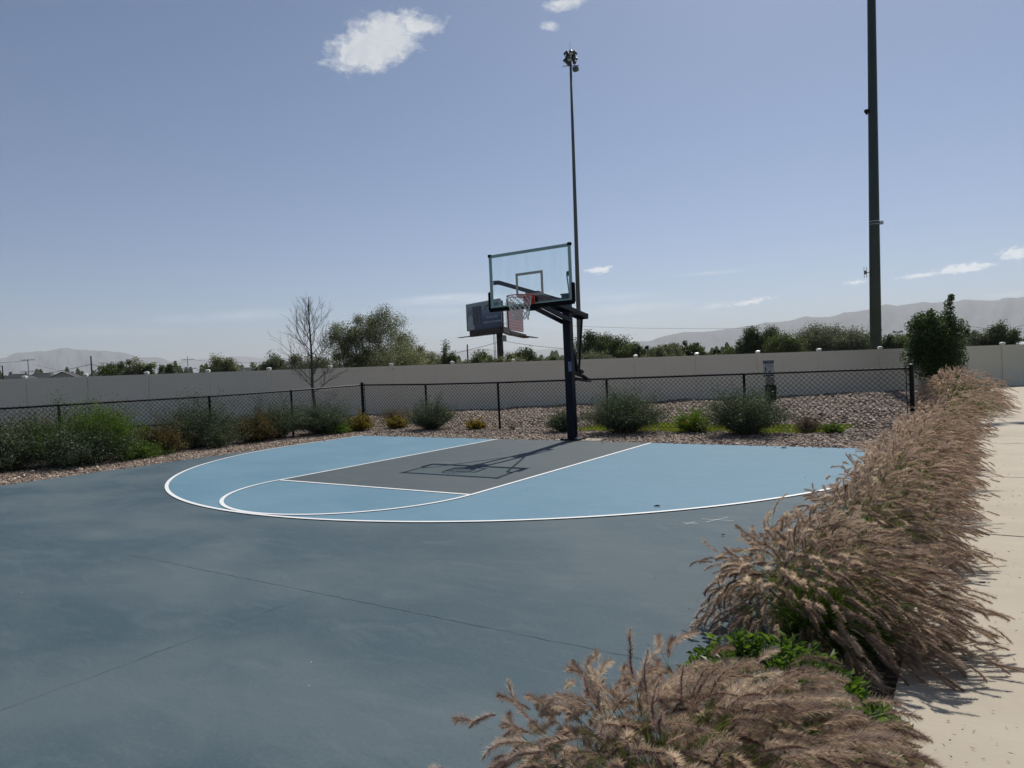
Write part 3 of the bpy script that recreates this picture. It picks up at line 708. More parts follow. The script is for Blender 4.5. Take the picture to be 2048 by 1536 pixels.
pb2 = at(1160, 720, 64); pb2 = pb2-GR*(pb2[2]+.2)
lp2 = empty('light_pole', pb2, 'slender distant sports light pole with a round cluster of floodlights at its top', 'light pole')
b = MB(); b.path([GR*0, GR*10, GR*20, GR*29.8], [.23, .19, .145, .10], 14); b.build('pole', M_pole2, lp2, smooth=True)
top = GR*29.9
b = MB(); b.tubes(top-GR*.4, top+GR*.15, .13, .13, 10); b.tubes(top, top+GR*1.1, .015, .008, 6)
b.build('lightning_rod', M_pole, lp2)
k = 0
for (dz, n, rad, ph) in ((.05, 5, .26, .3), (-.50, 5, .30, 0.0)):
    b = MB()
    for i in range(n):
        a = ph+i*2*math.pi/n; q = top+np.array([math.cos(a)*rad, math.sin(a)*rad, dz]); b.tubes(top+(0, 0, dz), q, .04, .03, 6)
    b.build('cross_arm', M_pole, lp2)
    for i in range(n):
        a = ph+i*2*math.pi/n; dr = np.array([math.cos(a), math.sin(a), 0]); q = top+dr*rad+(0, 0, dz)
        b = MB(); b.path([q+(0, 0, .18), q+dr*.05+(0, 0, .14), q+dr*.14-(0, 0, .02), q+dr*.24-(0, 0, .16)], [.05, .12, .17, .20], 12)
        hd = b.build('lamp_head', M_pole if i % 2 else M_pole2, lp2)
        b = MB(); c0 = q+dr*.245-(0, 0, .168); b.path([c0-dr*.01, c0+dr*.004-(0, 0, .004)], [.185, .175], 12); b.build('lens', M_bulb, hd)
b = MB()
for s in (-1, 1): b.tubes(top+(0, 0, -1.05)+rr*s*.05, top+(0, 0, -1.05)+rr*s*.75, .035, .03, 6)
b.box(top+(0, 0, -1.35)+rr*.42, (.5, .4, .42), bev=.06); b.build('ballast_box', M_pole2, lp2)

# ------------------------------------------------------------------ billboard
def txt(body, size, mat, name, parent, P, xd, zd, extr=.01, align='CENTER'):
    cu = bpy.data.curves.new(name, 'FONT'); cu.body = body; cu.size = size; cu.extrude = extr; cu.align_x = align; cu.resolution_u = 2
    tmp = bpy.data.objects.new('tmp_text', cu); COL.objects.link(tmp); dg = bpy.context.evaluated_depsgraph_get(); dg.update()
    me = bpy.data.meshes.new_from_object(tmp.evaluated_get(dg)); me.materials.clear(); me.materials.append(mat)
    bpy.data.objects.remove(tmp); bpy.data.curves.remove(cu)
    o = bpy.data.objects.new(name, me); COL.objects.link(o); o.parent = parent
    xd, zd = np.asarray(xd, float), np.asarray(zd, float); nd = np.cross(xd, zd)
    o.matrix_local = Matrix(((xd[0], zd[0], nd[0], P[0]), (xd[1], zd[1], nd[1], P[1]), (xd[2], zd[2], nd[2], P[2]), (0, 0, 0, 1)))
    return o
BL, BR_ = np.array([-46.87, 58.65]), np.array([-39.88, 56.10])
pc = at(1000, 690, 84.5)
bbd = empty('billboard', (pc[0], pc[1], -.16), 'two-sided roadside billboard on a rust-brown steel column with walkways', 'billboard')
ob = np.array([pc[0], pc[1], -.16])
b = MB(); b.path([(0, 0, 0), (0, 0, 4), (0, 0, 7.4)], [.40, .40, .38], 14); b.build('column', M_rust, bbd, smooth=True)
b = MB()
b.tubes((-.75, -.2, 2.4), (-.75, -.2, 6.9), .03, .03, 5); b.tubes((-.55, -.2, 2.4), (-.55, -.2, 6.9), .03, .03, 5)
for h in np.arange(2.5, 6.9, .4): b.tubes((-.75, -.2, h), (-.55, -.2, h), .02, .02, 4)
b.build('ladder', M_rust, bbd)
b = MB(); b.box((.75, -.1, 5.55), (.5, .3, .75), bev=.04); b.build('meter_box', M_steel, bbd)
d1 = (BR_-BL); L1 = np.linalg.norm(d1); d1 /= L1; n1 = np.array([d1[1], -d1[0]])
def faceframe(dv, L, name, m, p0, zlo, zhi):
    b = MB(); c = p0+dv*L/2
    b.box((c[0]-ob[0], c[1]-ob[1], (zlo+zhi)/2-ob[2]), (L, .22, zhi-zlo), rz=math.atan2(dv[1], dv[0]), bev=.02); return b.build(name, m, bbd)
def gradient_panel():
    m, t, b = newmat('blue_poster'); co = t.new('ShaderNodeTexCoord').outputs['Generated']
    sp = t.new('ShaderNodeSeparateXYZ'); t.put(sp.inputs[0], co)
    c = t.ramp(sp.outputs[2], [(0, (.035, .055, .12)), (.35, (.05, .08, .17)), (.65, (.17, .22, .32)), (1, (.34, .38, .42))])
    t.put(b.inputs['Base Color'], c); b.inputs['Roughness'].default_value = .5; return m
M_poster = gradient_panel()
M_ink = simple('dark_ink', (.02, .03, .05), .6); M_pale = simple('pale_ink', (.55, .62, .70), .6); M_skin = simple('printed_grey', (.22, .19, .19), .6)
M_dkpanel = simple('printed_dark_panel', (.05, .06, .09), .5, var=.6, scale=1.5); M_shirt = simple('printed_shirt', (.42, .42, .46), .6, var=.1)
ZLO, ZHI = 6.72, 10.13
fc = faceframe(d1, L1, 'poster_panel', M_poster, BL, ZLO, ZHI)
def onface(s, z, off=.14): p = BL+d1*s*L1+n1*off; return np.array([p[0]-ob[0], p[1]-ob[1], ZLO+(ZHI-ZLO)*z-ob[2]])
X3, Z3 = (d1[0], d1[1], 0), (0, 0, 1)
b = MB(); c = onface(.34, .52, .125); b.box(c, (1.95, .02, 2.3), rz=math.atan2(d1[1], d1[0])); b.build('picture', M_dkpanel, fc)
b = MB()   # generic standing figure printed at the left: head, shoulders and torso outline
c = onface(.14, 0, .125); out = [(-.75, .08), (-.78, .9), (-.62, 1.55), (-.25, 1.85), (-.10, 2.0), (.10, 2.0), (.25, 1.85), (.62, 1.5), (.8, .85), (.78, .08)]
b.add([c+np.array([d1[0]*u_, d1[1]*u_, v_]) for u_, v_ in out], None, [(0, i, i+1) for i in range(1, len(out)-1)]); b.build('printed_torso', M_shirt, fc)
b = MB(); c = onface(.14, 0, .126); A = np.linspace(0, 2*math.pi, 15)[:-1]
b.add([c+np.array([d1[0]*.24*math.cos(q), d1[1]*.24*math.cos(q), 2.36+.34*math.sin(q)]) for q in A], None, [(0, i, i+1) for i in range(1, 13)]); b.build('printed_head', M_skin, fc)
txt('The Dark Hair', .42, M_pale, 'lettering', fc, onface(.77, .36), X3, Z3); txt('Neighborhood Restaurant', .36, M_pale, 'lettering', fc, onface(.765, .20), X3, Z3)
txt('8:30', .5, M_ink, 'lettering', fc, onface(.90, .78), X3, Z3)
b = MB(); c = onface(.66, .62, .13); V = []
for i in range(13):
    q = math.pi*(.05+.75*i/12)+.35
    for rr_ in (.78, .55+.1*math.sin(q)): V.append(c+np.array([d1[0]*rr_*math.cos(q), d1[1]*rr_*math.cos(q), rr_*math.sin(q)*1.0]))
b.add(V, [(2*i, 2*i+1, 2*i+3, 2*i+2) for i in range(12)]); b.build('arc_logo', M_ink, fc)
# rear face, pink, opening away to the right
RL, RR_ = np.array([-40.0, 58.2]), np.array([-43.0, 65.5]); 
q0 = at(1016, 640, 87)[:2]; q1 = at(1045, 640, 94)[:2]
d2 = q1-q0; L2 = np.linalg.norm(d2); d2 /= L2; n2 = np.array([d2[1], -d2[0]])
def pinkm():
    m, t, b = newmat('pink_poster'); co = t.new('ShaderNodeTexCoord').outputs['Object']
    w = t.new('ShaderNodeTexWave', bands_direction='Z'); t.put(w.inputs[0], co); w.inputs['Scale'].default_value = .8; w.inputs['Distortion'].default_value = 1.5
    t.put(b.inputs['Base Color'], t.mix(t.mapr(w.outputs['Fac'], .6, .9), rgb(.40, .20, .21), rgb(.48, .30, .31))); b.inputs['Roughness'].default_value = .5
    return m
b = MB(); c = (q0+q1)/2; b.box((c[0]-ob[0], c[1]-ob[1], (6.55+10.2)/2-ob[2]), (L2, .2, 3.6), rz=math.atan2(d2[1], d2[0]), bev=.02); b.build('rear_poster_panel', pinkm(), bbd)
# walkways and bracing
b = MB()
e0 = BL-d1*.9+n1*.75-ob[:2]; e1 = BR_+n1*.75-ob[:2]
b.beam((*e0, 6.12), (*e1, 6.2), .55, .07); b.beam((*(BL+n1*.1+d1*.9-ob[:2]), 6.48), (*(BR_+n1*.1-ob[:2]), 6.5), .4, .78)
for s in np.linspace(0, 1, 9): p = BL+d1*L1*s-ob[:2]; b.beam((*(p-n1*.2), 6.25), (*(p+n1*1.0), 6.12), .08, .10)
b.build('front_walkway', M_rust, bbd)
b = MB()
m0 = BR_-ob[:2]; r0 = q0-ob[:2]; r1 = q1-ob[:2]
b.beam((*m0, 6.6), (*r0, 6.5), .5, .7); b.beam((*r0, 6.4), (*(r1+d2*.6), 6.2), .6, .45); b.beam((*r0, 6.2), (*(r1+d2*1.6), 6.0), .8, .08)
for s in np.linspace(.5, 1.25, 6): p = r0+d2*L2*s; b.beam((*(p-n2*1.0), 6.25), (*(p+n2*1.6), 5.95), .10, .12)
b.build('rear_walkway', M_rust, bbd)
b = MB()
for (p, z0, z1) in ((m0+d1*.3, 6.6, 10.0), (r0-d2*.1, 6.5, 10.6)): b.tubes((*p, z0), (*p, z1), .09, .09, 6)
b.build('uprights', M_rust, bbd)
b = MB(); w0 = m0+(r0-m0)*.35; w1 = m0+(r0-m0)*.75
for w_ in (w0, w1): b.tubes((*w_, 6.7), (*w_, 10.1), .03, .03, 5)
for h in np.arange(6.9, 10.1, .33): b.tubes((*w0, h), (*w1, h), .022, .022, 4)
b.tubes((*m0, 9.6), (*r0, 9.6), .04, .04, 5); b.tubes((*m0, 7.4), (*r0, 7.4), .04, .04, 5); b.build('cage_ladder', M_steel, bbd)

# ------------------------------------------------------------------ pet-waste station
sp_ = at(1537, 735, 20.0); st = empty('pet_waste_station', (sp_[0], sp_[1], -.02), 'pet waste station with a small green and white sign over a dark bag bin', 'sign', rz=math.atan2(rgt[1], rgt[0]))
b = MB(); b.box((0, .03, .72), (.055, .055, 1.46), bev=.004); b.build('post', M_black, st)
M_signw = simple('sign_face', (.42, .45, .46), .5, var=.05); M_signg = simple('sign_green', (.012, .06, .045), .5)
b = MB(); b.box((0, 0, 1.245), (.31, .006, .46), bev=.002); sg = b.build('sign_panel', M_signw, st)
b = MB(); b.box((0, -.0055, 1.432), (.31, .004, .085)); b.box((0, -.0055, 1.04), (.31, .004, .04)); b.build('green_band', M_signg, sg)
txt('PET WASTE', .052, M_signw, 'lettering', sg, (0, -.010, 1.418), (1, 0, 0), (0, 0, 1), .001)
for i, s in enumerate(('TRANSMITS DISEASE', 'LEASH, CURB AND', 'CLEAN UP AFTER', 'YOUR PET')): txt(s, .022, M_ink, 'lettering', sg, (.045 if i else 0, -.006, 1.36-.034*i), (1, 0, 0), (0, 0, 1), .001)
b = MB()
def poly(b, pts, y=-.006):
    b.add([(x, y, z) for x, z in pts], None, [(0, i, i+1) for i in range(1, len(pts)-1)])
for seg in (((-.095, 1.285), .018, .018), ):
    A = np.linspace(0, 2*math.pi, 11)[:-1]; poly(b, [(-.092+.017*math.cos(q), 1.29+.020*math.sin(q)) for q in A])
poly(b, [(-.112, 1.265), (-.072, 1.265), (-.078, 1.19), (-.106, 1.19)])
poly(b, [(-.075, 1.262), (-.025, 1.205), (-.030, 1.198), (-.082, 1.245)])
poly(b, [(-.106, 1.19), (-.088, 1.19), (-.118, 1.09), (-.135, 1.09)]); poly(b, [(-.094, 1.19), (-.078, 1.19), (-.050, 1.09), (-.068, 1.09)])
poly(b, [(-.012, 1.165), (.050, 1.165), (.050, 1.135), (-.012, 1.135)]); poly(b, [(.040, 1.155), (.052, 1.20), (.078, 1.195), (.078, 1.18), (.056, 1.16)])
for x_ in (-.010, .008, .030, .046): poly(b, [(x_-.006, 1.14), (x_+.004, 1.14), (x_+.002, 1.095), (x_-.008, 1.095)])
poly(b, [(-.012, 1.165), (-.008, 1.165), (-.018, 1.185), (-.022, 1.183)])
b.build('dog_walker_symbol', M_ink, sg)
b = MB(); b.box((.01, -.05, .90), (.24, .10, .20), bev=.01); b.build('bag_dispenser', simple('beige_metal', (.22, .21, .17), .5), st)
b = MB(); b.path([(0, -.1, .30), (0, -.1, .34), (0, -.1, .76), (0, -.1, .79)], [.12, .15, .16, .12], 14); b.build('waste_bin', M_black, st)

# ------------------------------------------------------------------ plants
def unit(v): return v/np.maximum(np.linalg.norm(v, axis=-1, keepdims=True), 1e-9)
def shrub(x, y, R, Hh, m, label, n_st=150, per=46, ls=.032, lw=.012, spread=1.15, tint=(.45, .25), name='shrub', cat='shrub', z=-.02, group=None, tips=0, wisp=0.0):
    if x < -7.4 and y < 1.6 and R > .6: R *= 1.06; Hh *= 1.12
    if m not in (L_brown,): n_st = int(n_st*1.25); per = int(per*1.55); lw *= 1.25
    root = empty(name, (x, y, z), label, cat, group)
    th = np.arccos(1-rng.random(n_st)**.8*(1-math.cos(min(1.5, spread)))); ph = rng.random(n_st)*2*math.pi
    d = np.stack([np.sin(th)*np.cos(ph), np.sin(th)*np.sin(ph), np.cos(th)], 1)
    Rr = 1/np.sqrt((d[:, 0]**2+d[:, 1]**2)/R**2+d[:, 2]**2/Hh**2); L = Rr*(rng.uniform(.62, 1.08, n_st)+wisp*(rng.random(n_st) > .8)*rng.random(n_st))
    lob = 1+.13*np.sin(ph*3+x*5)+.10*np.sin(ph*5+y*7); L *= lob
    b0 = np.stack([rng.normal(0, R*.13, n_st), rng.normal(0, R*.13, n_st), np.zeros(n_st)], 1)
    t = np.linspace(0, 1, 7)[None, :, None]
    end = d*L[:, None]; bend = rng.normal(0, .10*R, (n_st, 3))*[1, 1, .3]
    P = b0[:, None]+end[:, None]*t+bend[:, None]*np.sin(t*math.pi)+np.array([0, 0, .12*R])*np.sin(t*math.pi)
    P[:, :, 2] = np.maximum(P[:, :, 2], .01)
    b = MB(); b.ribbons(P, np.broadcast_to(np.linspace(.009, .002, 7), (n_st, 7)), rng.random(n_st)); b.build('stems', M_stem, root)
    u = rng.random((n_st, per))**.62*.92+.08; k = np.clip((u*6).astype(int), 0, 5); f = u*6-k
    i = np.arange(n_st)[:, None]; Cn = P[i, k]*(1-f[..., None])+P[i, k+1]*f[..., None]; dirs = unit(P[i, k+1]-P[i, k])
    Cn = Cn+rng.normal(0, .045*R+.006, Cn.shape)*(.4+u[..., None]); Cn[..., 2] = np.maximum(Cn[..., 2], .005)
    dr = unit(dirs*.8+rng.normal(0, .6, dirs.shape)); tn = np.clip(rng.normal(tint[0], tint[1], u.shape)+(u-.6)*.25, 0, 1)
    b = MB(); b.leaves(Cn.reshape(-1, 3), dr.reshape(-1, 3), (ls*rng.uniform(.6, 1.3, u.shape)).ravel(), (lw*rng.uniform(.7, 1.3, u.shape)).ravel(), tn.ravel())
    if tips:
        k_ = rng.choice(n_st, tips); e = P[k_, -1]; hgt_ = rng.uniform(.15, .45, tips)*Hh
        Q = e[:, None]+np.stack([rng.normal(0, .05, tips), rng.normal(0, .05, tips), hgt_], 1)[:, None]*np.linspace(0, 1, 12)[None, :, None]
        Cq = Q.reshape(-1, 3)+rng.normal(0, .008, (tips*12, 3)); b.leaves(Cq, unit(rng.normal(0, 1, Cq.shape)+[0, 0, 1]), ls*.8, lw*.9, np.full(len(Cq), .55))
    b.build('foliage', m, root)
    return root
G_SH = 'shrubs planted along the chain-link fence'
# left run
shrub(-9.0, -6.75, 1.15, .85, L_sage, 'grey-green bushy shrub at the left edge of the photo, before the first fence post', 260, 60, .040, .016, 1.45, (.45, .3), group=G_SH)
shrub(-8.6, -5.35, 1.15, 1.15, L_green, 'large shrub with bright green shoots rising over the rail beside the leftmost fence post', 330, 62, .036, .013, 1.25, (.36, .22), tips=9, group=G_SH)
shrub(-8.75, -5.0, .62, 1.22, L_green, 'bright yellow-green upright shoots in the middle of the large shrub by the leftmost post', 150, 60, .034, .012, .75, (.78, .2), group=G_SH)
shrub(-8.0, -5.75, .95, .72, L_sage, 'low dark grey-leaved shrub in front of the bright green one, by the leftmost post', 230, 55, .038, .015, 1.45, (.42, .3), group=G_SH)
shrub(-7.85, -4.75, .55, .38, L_green, 'small low green mound spilling onto the gravel beside the left court edge', 110, 46, .034, .014, 1.5, (.5, .25), group=G_SH)
shrub(-8.35, -3.95, .62, .80, L_rusty, 'shrub with rust-orange tips between the bright green shrub and the second fence post', 160, 55, .034, .015, 1.35, (.55, .3), group=G_SH)
shrub(-8.75, -2.75, 1.0, 1.10, L_sage, 'dark green-grey shrub wrapped round the second fence post from the left', 300, 60, .036, .011, 1.25, (.48, .28), group=G_SH, wisp=.15)
shrub(-8.0, -2.75, .55, .58, L_sage, 'low silvery sprig-like shrub leaning over the gravel below the second fence post', 90, 44, .036, .010, 1.35, (.6, .25), group=G_SH, wisp=.3)
shrub(-8.25, -1.55, .68, .72, L_rusty, 'mustard and green shrub between the second and third fence posts', 190, 56, .034, .014, 1.35, (.6, .28), group=G_SH)
shrub(-8.45, -.75, .85, .98, L_sage, 'broad green shrub left of the third fence post from the left', 250, 58, .036, .011, 1.25, (.5, .28), group=G_SH, wisp=.15)
shrub(-7.95, .35, .82, .90, L_sage, 'round dark green shrub just right of the third fence post, under the sagging mesh', 250, 58, .036, .011, 1.25, (.45, .28), group=G_SH, wisp=.15)
shrub(-7.45, .55, .35, .34, L_green, 'knee-high pale green plant at the right foot of the round dark shrub', 70, 40, .03, .012, 1.4, (.6, .25), group=G_SH)
shrub(-7.55, 1.35, .45, .56, L_yellow, 'golden yellow-leaved shrub just left of the fence corner post', 140, 50, .034, .016, 1.3, (.5, .25), group=G_SH)
# rear run
shrub(-6.8, 2.1, .34, .42, L_yellow, 'small yellow shrub right of the fence corner post', 90, 42, .034, .016, 1.3, (.55, .25), group=G_SH)
shrub(-5.35, 1.9, .64, .82, L_sage, 'upright grey-green shrub with pale wispy stems at the second rear fence post', 230, 56, .040, .009, 1.15, (.55, .3), group=G_SH, wisp=.35)
shrub(-4.05, 2.15, .27, .38, L_yellow, 'yellow shrub left of the post nearest the middle, smallest of the yellow ones', 70, 40, .034, .016, 1.3, (.6, .25), group=G_SH)
shrub(-2.75, 2.0, .16, .34, L_brown, 'thin dry brown twiggy plant in the gravel left of the hoop pole', 26, 16, .026, .008, 1.0, (.5, .25), cat='shrub', group=G_SH)
shrub(-1.15, 1.75, .42, .68, L_sage, 'narrow green shrub half hidden behind the left side of the hoop pole', 130, 52, .034, .011, 1.1, (.6, .28), group=G_SH)
shrub(.45, 1.75, .92, 1.02, L_sage, 'large round green shrub just right of the hoop pole', 340, 62, .036, .010, 1.25, (.5, .28), group=G_SH, wisp=.15)
shrub(1.85, 2.15, .42, .56, L_green, 'light green shrub with yellow tips between the two largest rear shrubs', 120, 46, .034, .014, 1.25, (.85, .2), group=G_SH)
shrub(1.95, 2.05, .30, .50, L_yellow, 'yellow-flecked sprigs beside the light green shrub on the lawn strip', 40, 26, .034, .014, 1.2, (.8, .2), group=G_SH)
shrub(3.1, 1.75, .86, 1.02, L_sage, 'large dark green shrub below the pet waste sign, rightmost of the big ones', 340, 62, .036, .010, 1.25, (.46, .28), group=G_SH, wisp=.15)
shrub(4.15, 2.35, .30, .40, L_brown, 'brownish low shrub at the right end of the lawn strip', 80, 40, .032, .012, 1.3, (.5, .25), group=G_SH)
shrub(4.62, 2.25, .22, .22, L_green, 'tiny pale green tuft right of the brownish shrub', 50, 36, .03, .012, 1.3, (.6, .25), group=G_SH)
shrub(-8.9, 4.2, .75, .45, L_brown, 'dry brown grassy clump against the vinyl fence behind the corner', 150, 40, .06, .007, 1.35, (.4, .25), cat='dry clump', group='dry plants behind the chain-link fence')
shrub(-7.6, 3.6, .6, .85, L_brown, 'pale dead wispy plant behind the fence left of the grey-green shrub', 60, 20, .07, .005, .95, (.9, .2), cat='dry clump', group='dry plants behind the chain-link fence')
shrub(-12.6, -4.9, 1.3, 1.0, L_brown, 'dry brown brush behind the fence at the far left', 200, 40, .06, .012, 1.3, (.6, .25), cat='dry clump', group='dry plants behind the chain-link fence')

# --- ornamental fountain grass
WIND = unit(np.array([.83, .30, 0.]))
def fountain(x, y, R, Hh, label, n_pl, n_br, n_bl, m=None, plen=.13, brl=.017, brw=.0012, bladeW=.0035, lean=1.0, seed=0, holes=()):
    root = empty('fountain_grass', (x, y, -.03), label, 'ornamental grass', 'fountain grass clumps along the sidewalk')
    # blades
    n = n_bl; ph = rng.random(n)*2*math.pi; th = rng.random(n)**.7*1.45
    L = R*rng.uniform(.50, .92, n); b0 = np.stack([rng.normal(0, R*.13, n), rng.normal(0, R*.13, n), np.zeros(n)], 1)
    d = np.stack([np.sin(th)*np.cos(ph), np.sin(th)*np.sin(ph), np.cos(th)+.15], 1)
    t = np.linspace(0, 1, 7)[None, :, None]
    P = b0[:, None]+d[:, None]*L[:, None, None]*t+(WIND*.22*R+np.array([0, 0, -.42*R]))*(t**2.2)*rng.uniform(.5, 1.3, (n, 1, 1))
    P[:, :, 2] = np.maximum(P[:, :, 2], .01)
    b = MB(); b.ribbons(P, np.broadcast_to(np.array([1, 1, .95, .85, .7, .45, .08])*bladeW, (n, 7)), np.clip(rng.normal(.5, .22, n), 0, 1)); b.build('blades', M_blade, root)
    # stalks with bottle-brush seed heads
    n = n_pl; ph = rng.random(n)*2*math.pi; th = np.arccos(1-rng.random(n)*(1-math.cos(1.38)))
    if holes:
        for (hp, ht, hr) in holes:
            dd = np.stack([np.sin(th)*np.cos(ph), np.sin(th)*np.sin(ph), np.cos(th)], 1)@np.array([math.sin(ht)*math.cos(hp), math.sin(ht)*math.sin(hp), math.cos(ht)])
            ok = (dd < math.cos(hr)) | (rng.random(len(ph)) < .2); ph, th = ph[ok], th[ok]
    n = len(ph)
    d = np.stack([np.sin(th)*np.cos(ph), np.sin(th)*np.sin(ph), np.cos(th)], 1)
    Rr = 1/np.sqrt((d[:, 0]**2+d[:, 1]**2)/R**2+d[:, 2]**2/Hh**2); L = Rr*(1.03-.42*rng.random(n)**1.6)
    L = L*np.where(th < .6, .90, 1.0)
    b0 = np.stack([rng.normal(0, R*.12, n), rng.normal(0, R*.12, n), np.zeros(n)], 1)
    wd = (WIND[None]+rng.normal(0, .45, (n, 3))*[1, 1, .5])*lean*rng.uniform(.3, 1.35, (n, 1))
    def curve(t): return b0[:, None]+d[:, None]*L[:, None, None]*t+(wd*(.10*R)+np.array([0, 0, -.10*R]))[:, None]*(t**3)+np.array([0, 0, .10*R])*np.sin(t*math.pi)
    t = np.linspace(0, 1, 9)[None, :, None]; P = curve(t); P[:, :, 2] = np.maximum(P[:, :, 2], .01)
    b = MB(); b.ribbons(P, np.broadcast_to(np.linspace(.0026, .0014, 9), (n, 9)), rng.uniform(.3, .8, n)); b.build('stalks', M_blade, root)
    pl = plen*rng.uniform(.65, 1.2, n)
    K = n_br; u = (np.arange(K)[None]+rng.random((n, K)))/K
    # plume axis continues the stalk and bows over with the wind
    s = np.linspace(0, 1, 8); tan = unit(P[:, -1]-P[:, -2]); q = tan.copy(); ax = [P[:, -1]]
    for i in range(1, 8):
        q = unit(q+(wd*.13+np.array([0, 0, -.10])*rng.uniform(.2, 2.0, (n, 1)))*1.0+rng.normal(0, .05, (n, 3))); ax.append(ax[-1]+q*(pl/7)[:, None])
    AX = np.stack(ax, 1)
    kk = np.clip((u*7).astype(int), 0, 6); f = (u*7-kk)[..., None]; i = np.arange(n)[:, None]
    Pc = AX[i, kk]*(1-f)+AX[i, kk+1]*f; Tn = unit(AX[i, kk+1]-AX[i, kk])
    rn = rng.normal(size=(n, K, 3)); side = unit(np.cross(Tn, rn)); side2 = np.cross(Tn, side)
    prof = (np.minimum(1, .55+u*2.2)*np.minimum(1, .25+(1-u)*3.0))[..., None]
    ln = brl*rng.uniform(.6, 1.35, (n, K, 1))*prof
    tip = Pc+unit(side*1.0+Tn*rng.uniform(.45, 1.1, (n, K, 1)))*ln
    V = np.stack([Pc-side2*brw, Pc+side2*brw, tip], 2).reshape(-1, 3)
    base_t = np.clip(rng.normal(.45, .20, (n, 1)), 0, 1); tn = np.clip(base_t+rng.normal(0, .16, (n, K)), 0, 1)
    tv = np.stack([tn*.75, tn*.75, np.clip(tn+.22, 0, 1)], 2).ravel()
    b = MB(); b.add(V, None, np.arange(3*n*K).reshape(-1, 3), tv)
    # seed cores
    b.ribbons(AX, np.broadcast_to(np.array([.3, .8, 1, 1, 1, .9, .7, .2])*brl*.34, (n, 8)), base_t[:, 0]*.8)
    b.build('seed_plumes', m or M_plume, root)
    return root
fountain(6.27, -10.66, .70, .67, 'nearest tan fountain grass clump in the bottom right corner, bowed over by wind', 1750, 300, 1700, plen=.15, brl=.026, brw=.0012, holes=((2.3, .3, .22), (-.6, .45, .26), (-2.2, .65, .30), (-1.4, .9, .28)))
fountain(6.27, -8.52, .60, .76, 'second fountain grass clump, large and tan, behind the bright green leafy shrub', 1250, 200, 1700, plen=.135, brl=.025, brw=.0017, holes=((-1.9, 1.15, .42), (1.2, .25, .16)))
fountain(6.32, -6.85, .54, .76, 'third tan fountain grass clump from the camera, beside the first clump shadow on the walk', 900, 140, 1200, m=M_plume, plen=.135, brl=.025, brw=.002, holes=((-1.7, .9, .3),))
fountain(6.34, -5.20, .54, .78, 'fourth pinkish tan fountain grass clump from the camera, beside the three-point arc', 900, 100, 900, m=M_plume2, plen=.135, brl=.025, brw=.0025, holes=((-1.4, .5, .34),))
fountain(6.36, -3.60, .54, .80, 'fifth pinkish fountain grass clump from the camera, with a green middle', 850, 90, 800, m=M_plume2, plen=.135, brl=.025, brw=.003, holes=((-1.5, .6, .4),))
fountain(6.38, -2.10, .54, .82, 'sixth pinkish fountain grass clump, level with the right back corner of the blue court', 800, 80, 700, m=M_plume2, plen=.135, brl=.025, brw=.0034)
fountain(6.42, -.45, .56, .84, 'seventh pinkish fountain grass clump, in front of the foot of the fence end post', 650, 70, 700, m=M_plume2, plen=.135, brl=.025, brw=.0036)
fountain(6.52, 2.2, .60, .84, 'pinkish fountain grass clump beside the walk, just past the fence end post', 600, 60, 700, m=M_plume2, plen=.15, brl=.025, brw=.0045)
fountain(6.62, 8.8, .98, 1.20, 'farthest pink fountain grass clump with a green heart, in front of the dark leafy tree', 1500, 50, 1400, m=M_plume2, plen=.20, brl=.026, brw=.0065, bladeW=.006, lean=.35, holes=((-1.35, 1.05, .36),))
fountain(6.75, 6.4, .85, .72, 'low pink fountain grass clump just in front of the farthest one', 420, 40, 1000, m=M_plume2, plen=.20, brl=.026, brw=.006, bladeW=.006)

def leafy(x, y, rx, ry, h, label, n_st=420, m=M_box, lsz=.046):
    root = empty('leafy_shrub', (x, y, -.03), label, 'shrub', 'bright green leafy shrubs among the fountain grass')
    px, py = rng.uniform(-1, 1, n_st), rng.uniform(-1, 1, n_st); ok = px**2+py**2 < 1; px, py = px[ok], py[ok]; n = len(px)
    hz = h*np.sqrt(np.clip(1-(px**2+py**2)*.75, 0, 1))*rng.uniform(.75, 1.06, n)
    B = np.stack([px*rx*.5, py*ry*.5, np.zeros(n)], 1); E = np.stack([px*rx, py*ry, hz], 1)
    t = np.linspace(0, 1, 5)[None, :, None]; P = B[:, None]*(1-t)+E[:, None]*t
    b = MB(); b.ribbons(P, np.full((n, 5), .003), rng.random(n)); b.build('stems', M_stem, root)
    K = 22; u = .35+.65*(np.arange(K)/K)[None]*np.ones((n, 1)); A = np.arange(K)*2.4
    C0 = B[:, None]*(1-u[..., None])+E[:, None]*u[..., None]; ang_ = A[None]+rng.random((n, 1))*6.28
    out = np.stack([np.cos(ang_), np.sin(ang_), np.full_like(ang_, .55)], 2)+rng.normal(0, .2, (n, K, 3)); out = unit(out)
    L = lsz*rng.uniform(.7, 1.25, (n, K)); Cn = C0+out*L[..., None]*.55
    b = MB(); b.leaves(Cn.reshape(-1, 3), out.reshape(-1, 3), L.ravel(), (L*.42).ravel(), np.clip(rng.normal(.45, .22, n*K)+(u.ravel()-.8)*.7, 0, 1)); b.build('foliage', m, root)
    return root
leafy(6.28, -9.74, .40, .26, .42, 'bright green leafy shrub between the nearest and second fountain grass clumps')
leafy(6.60, -10.05, .22, .42, .34, 'low bright green shrub showing beside the walk right of the nearest grass clump')

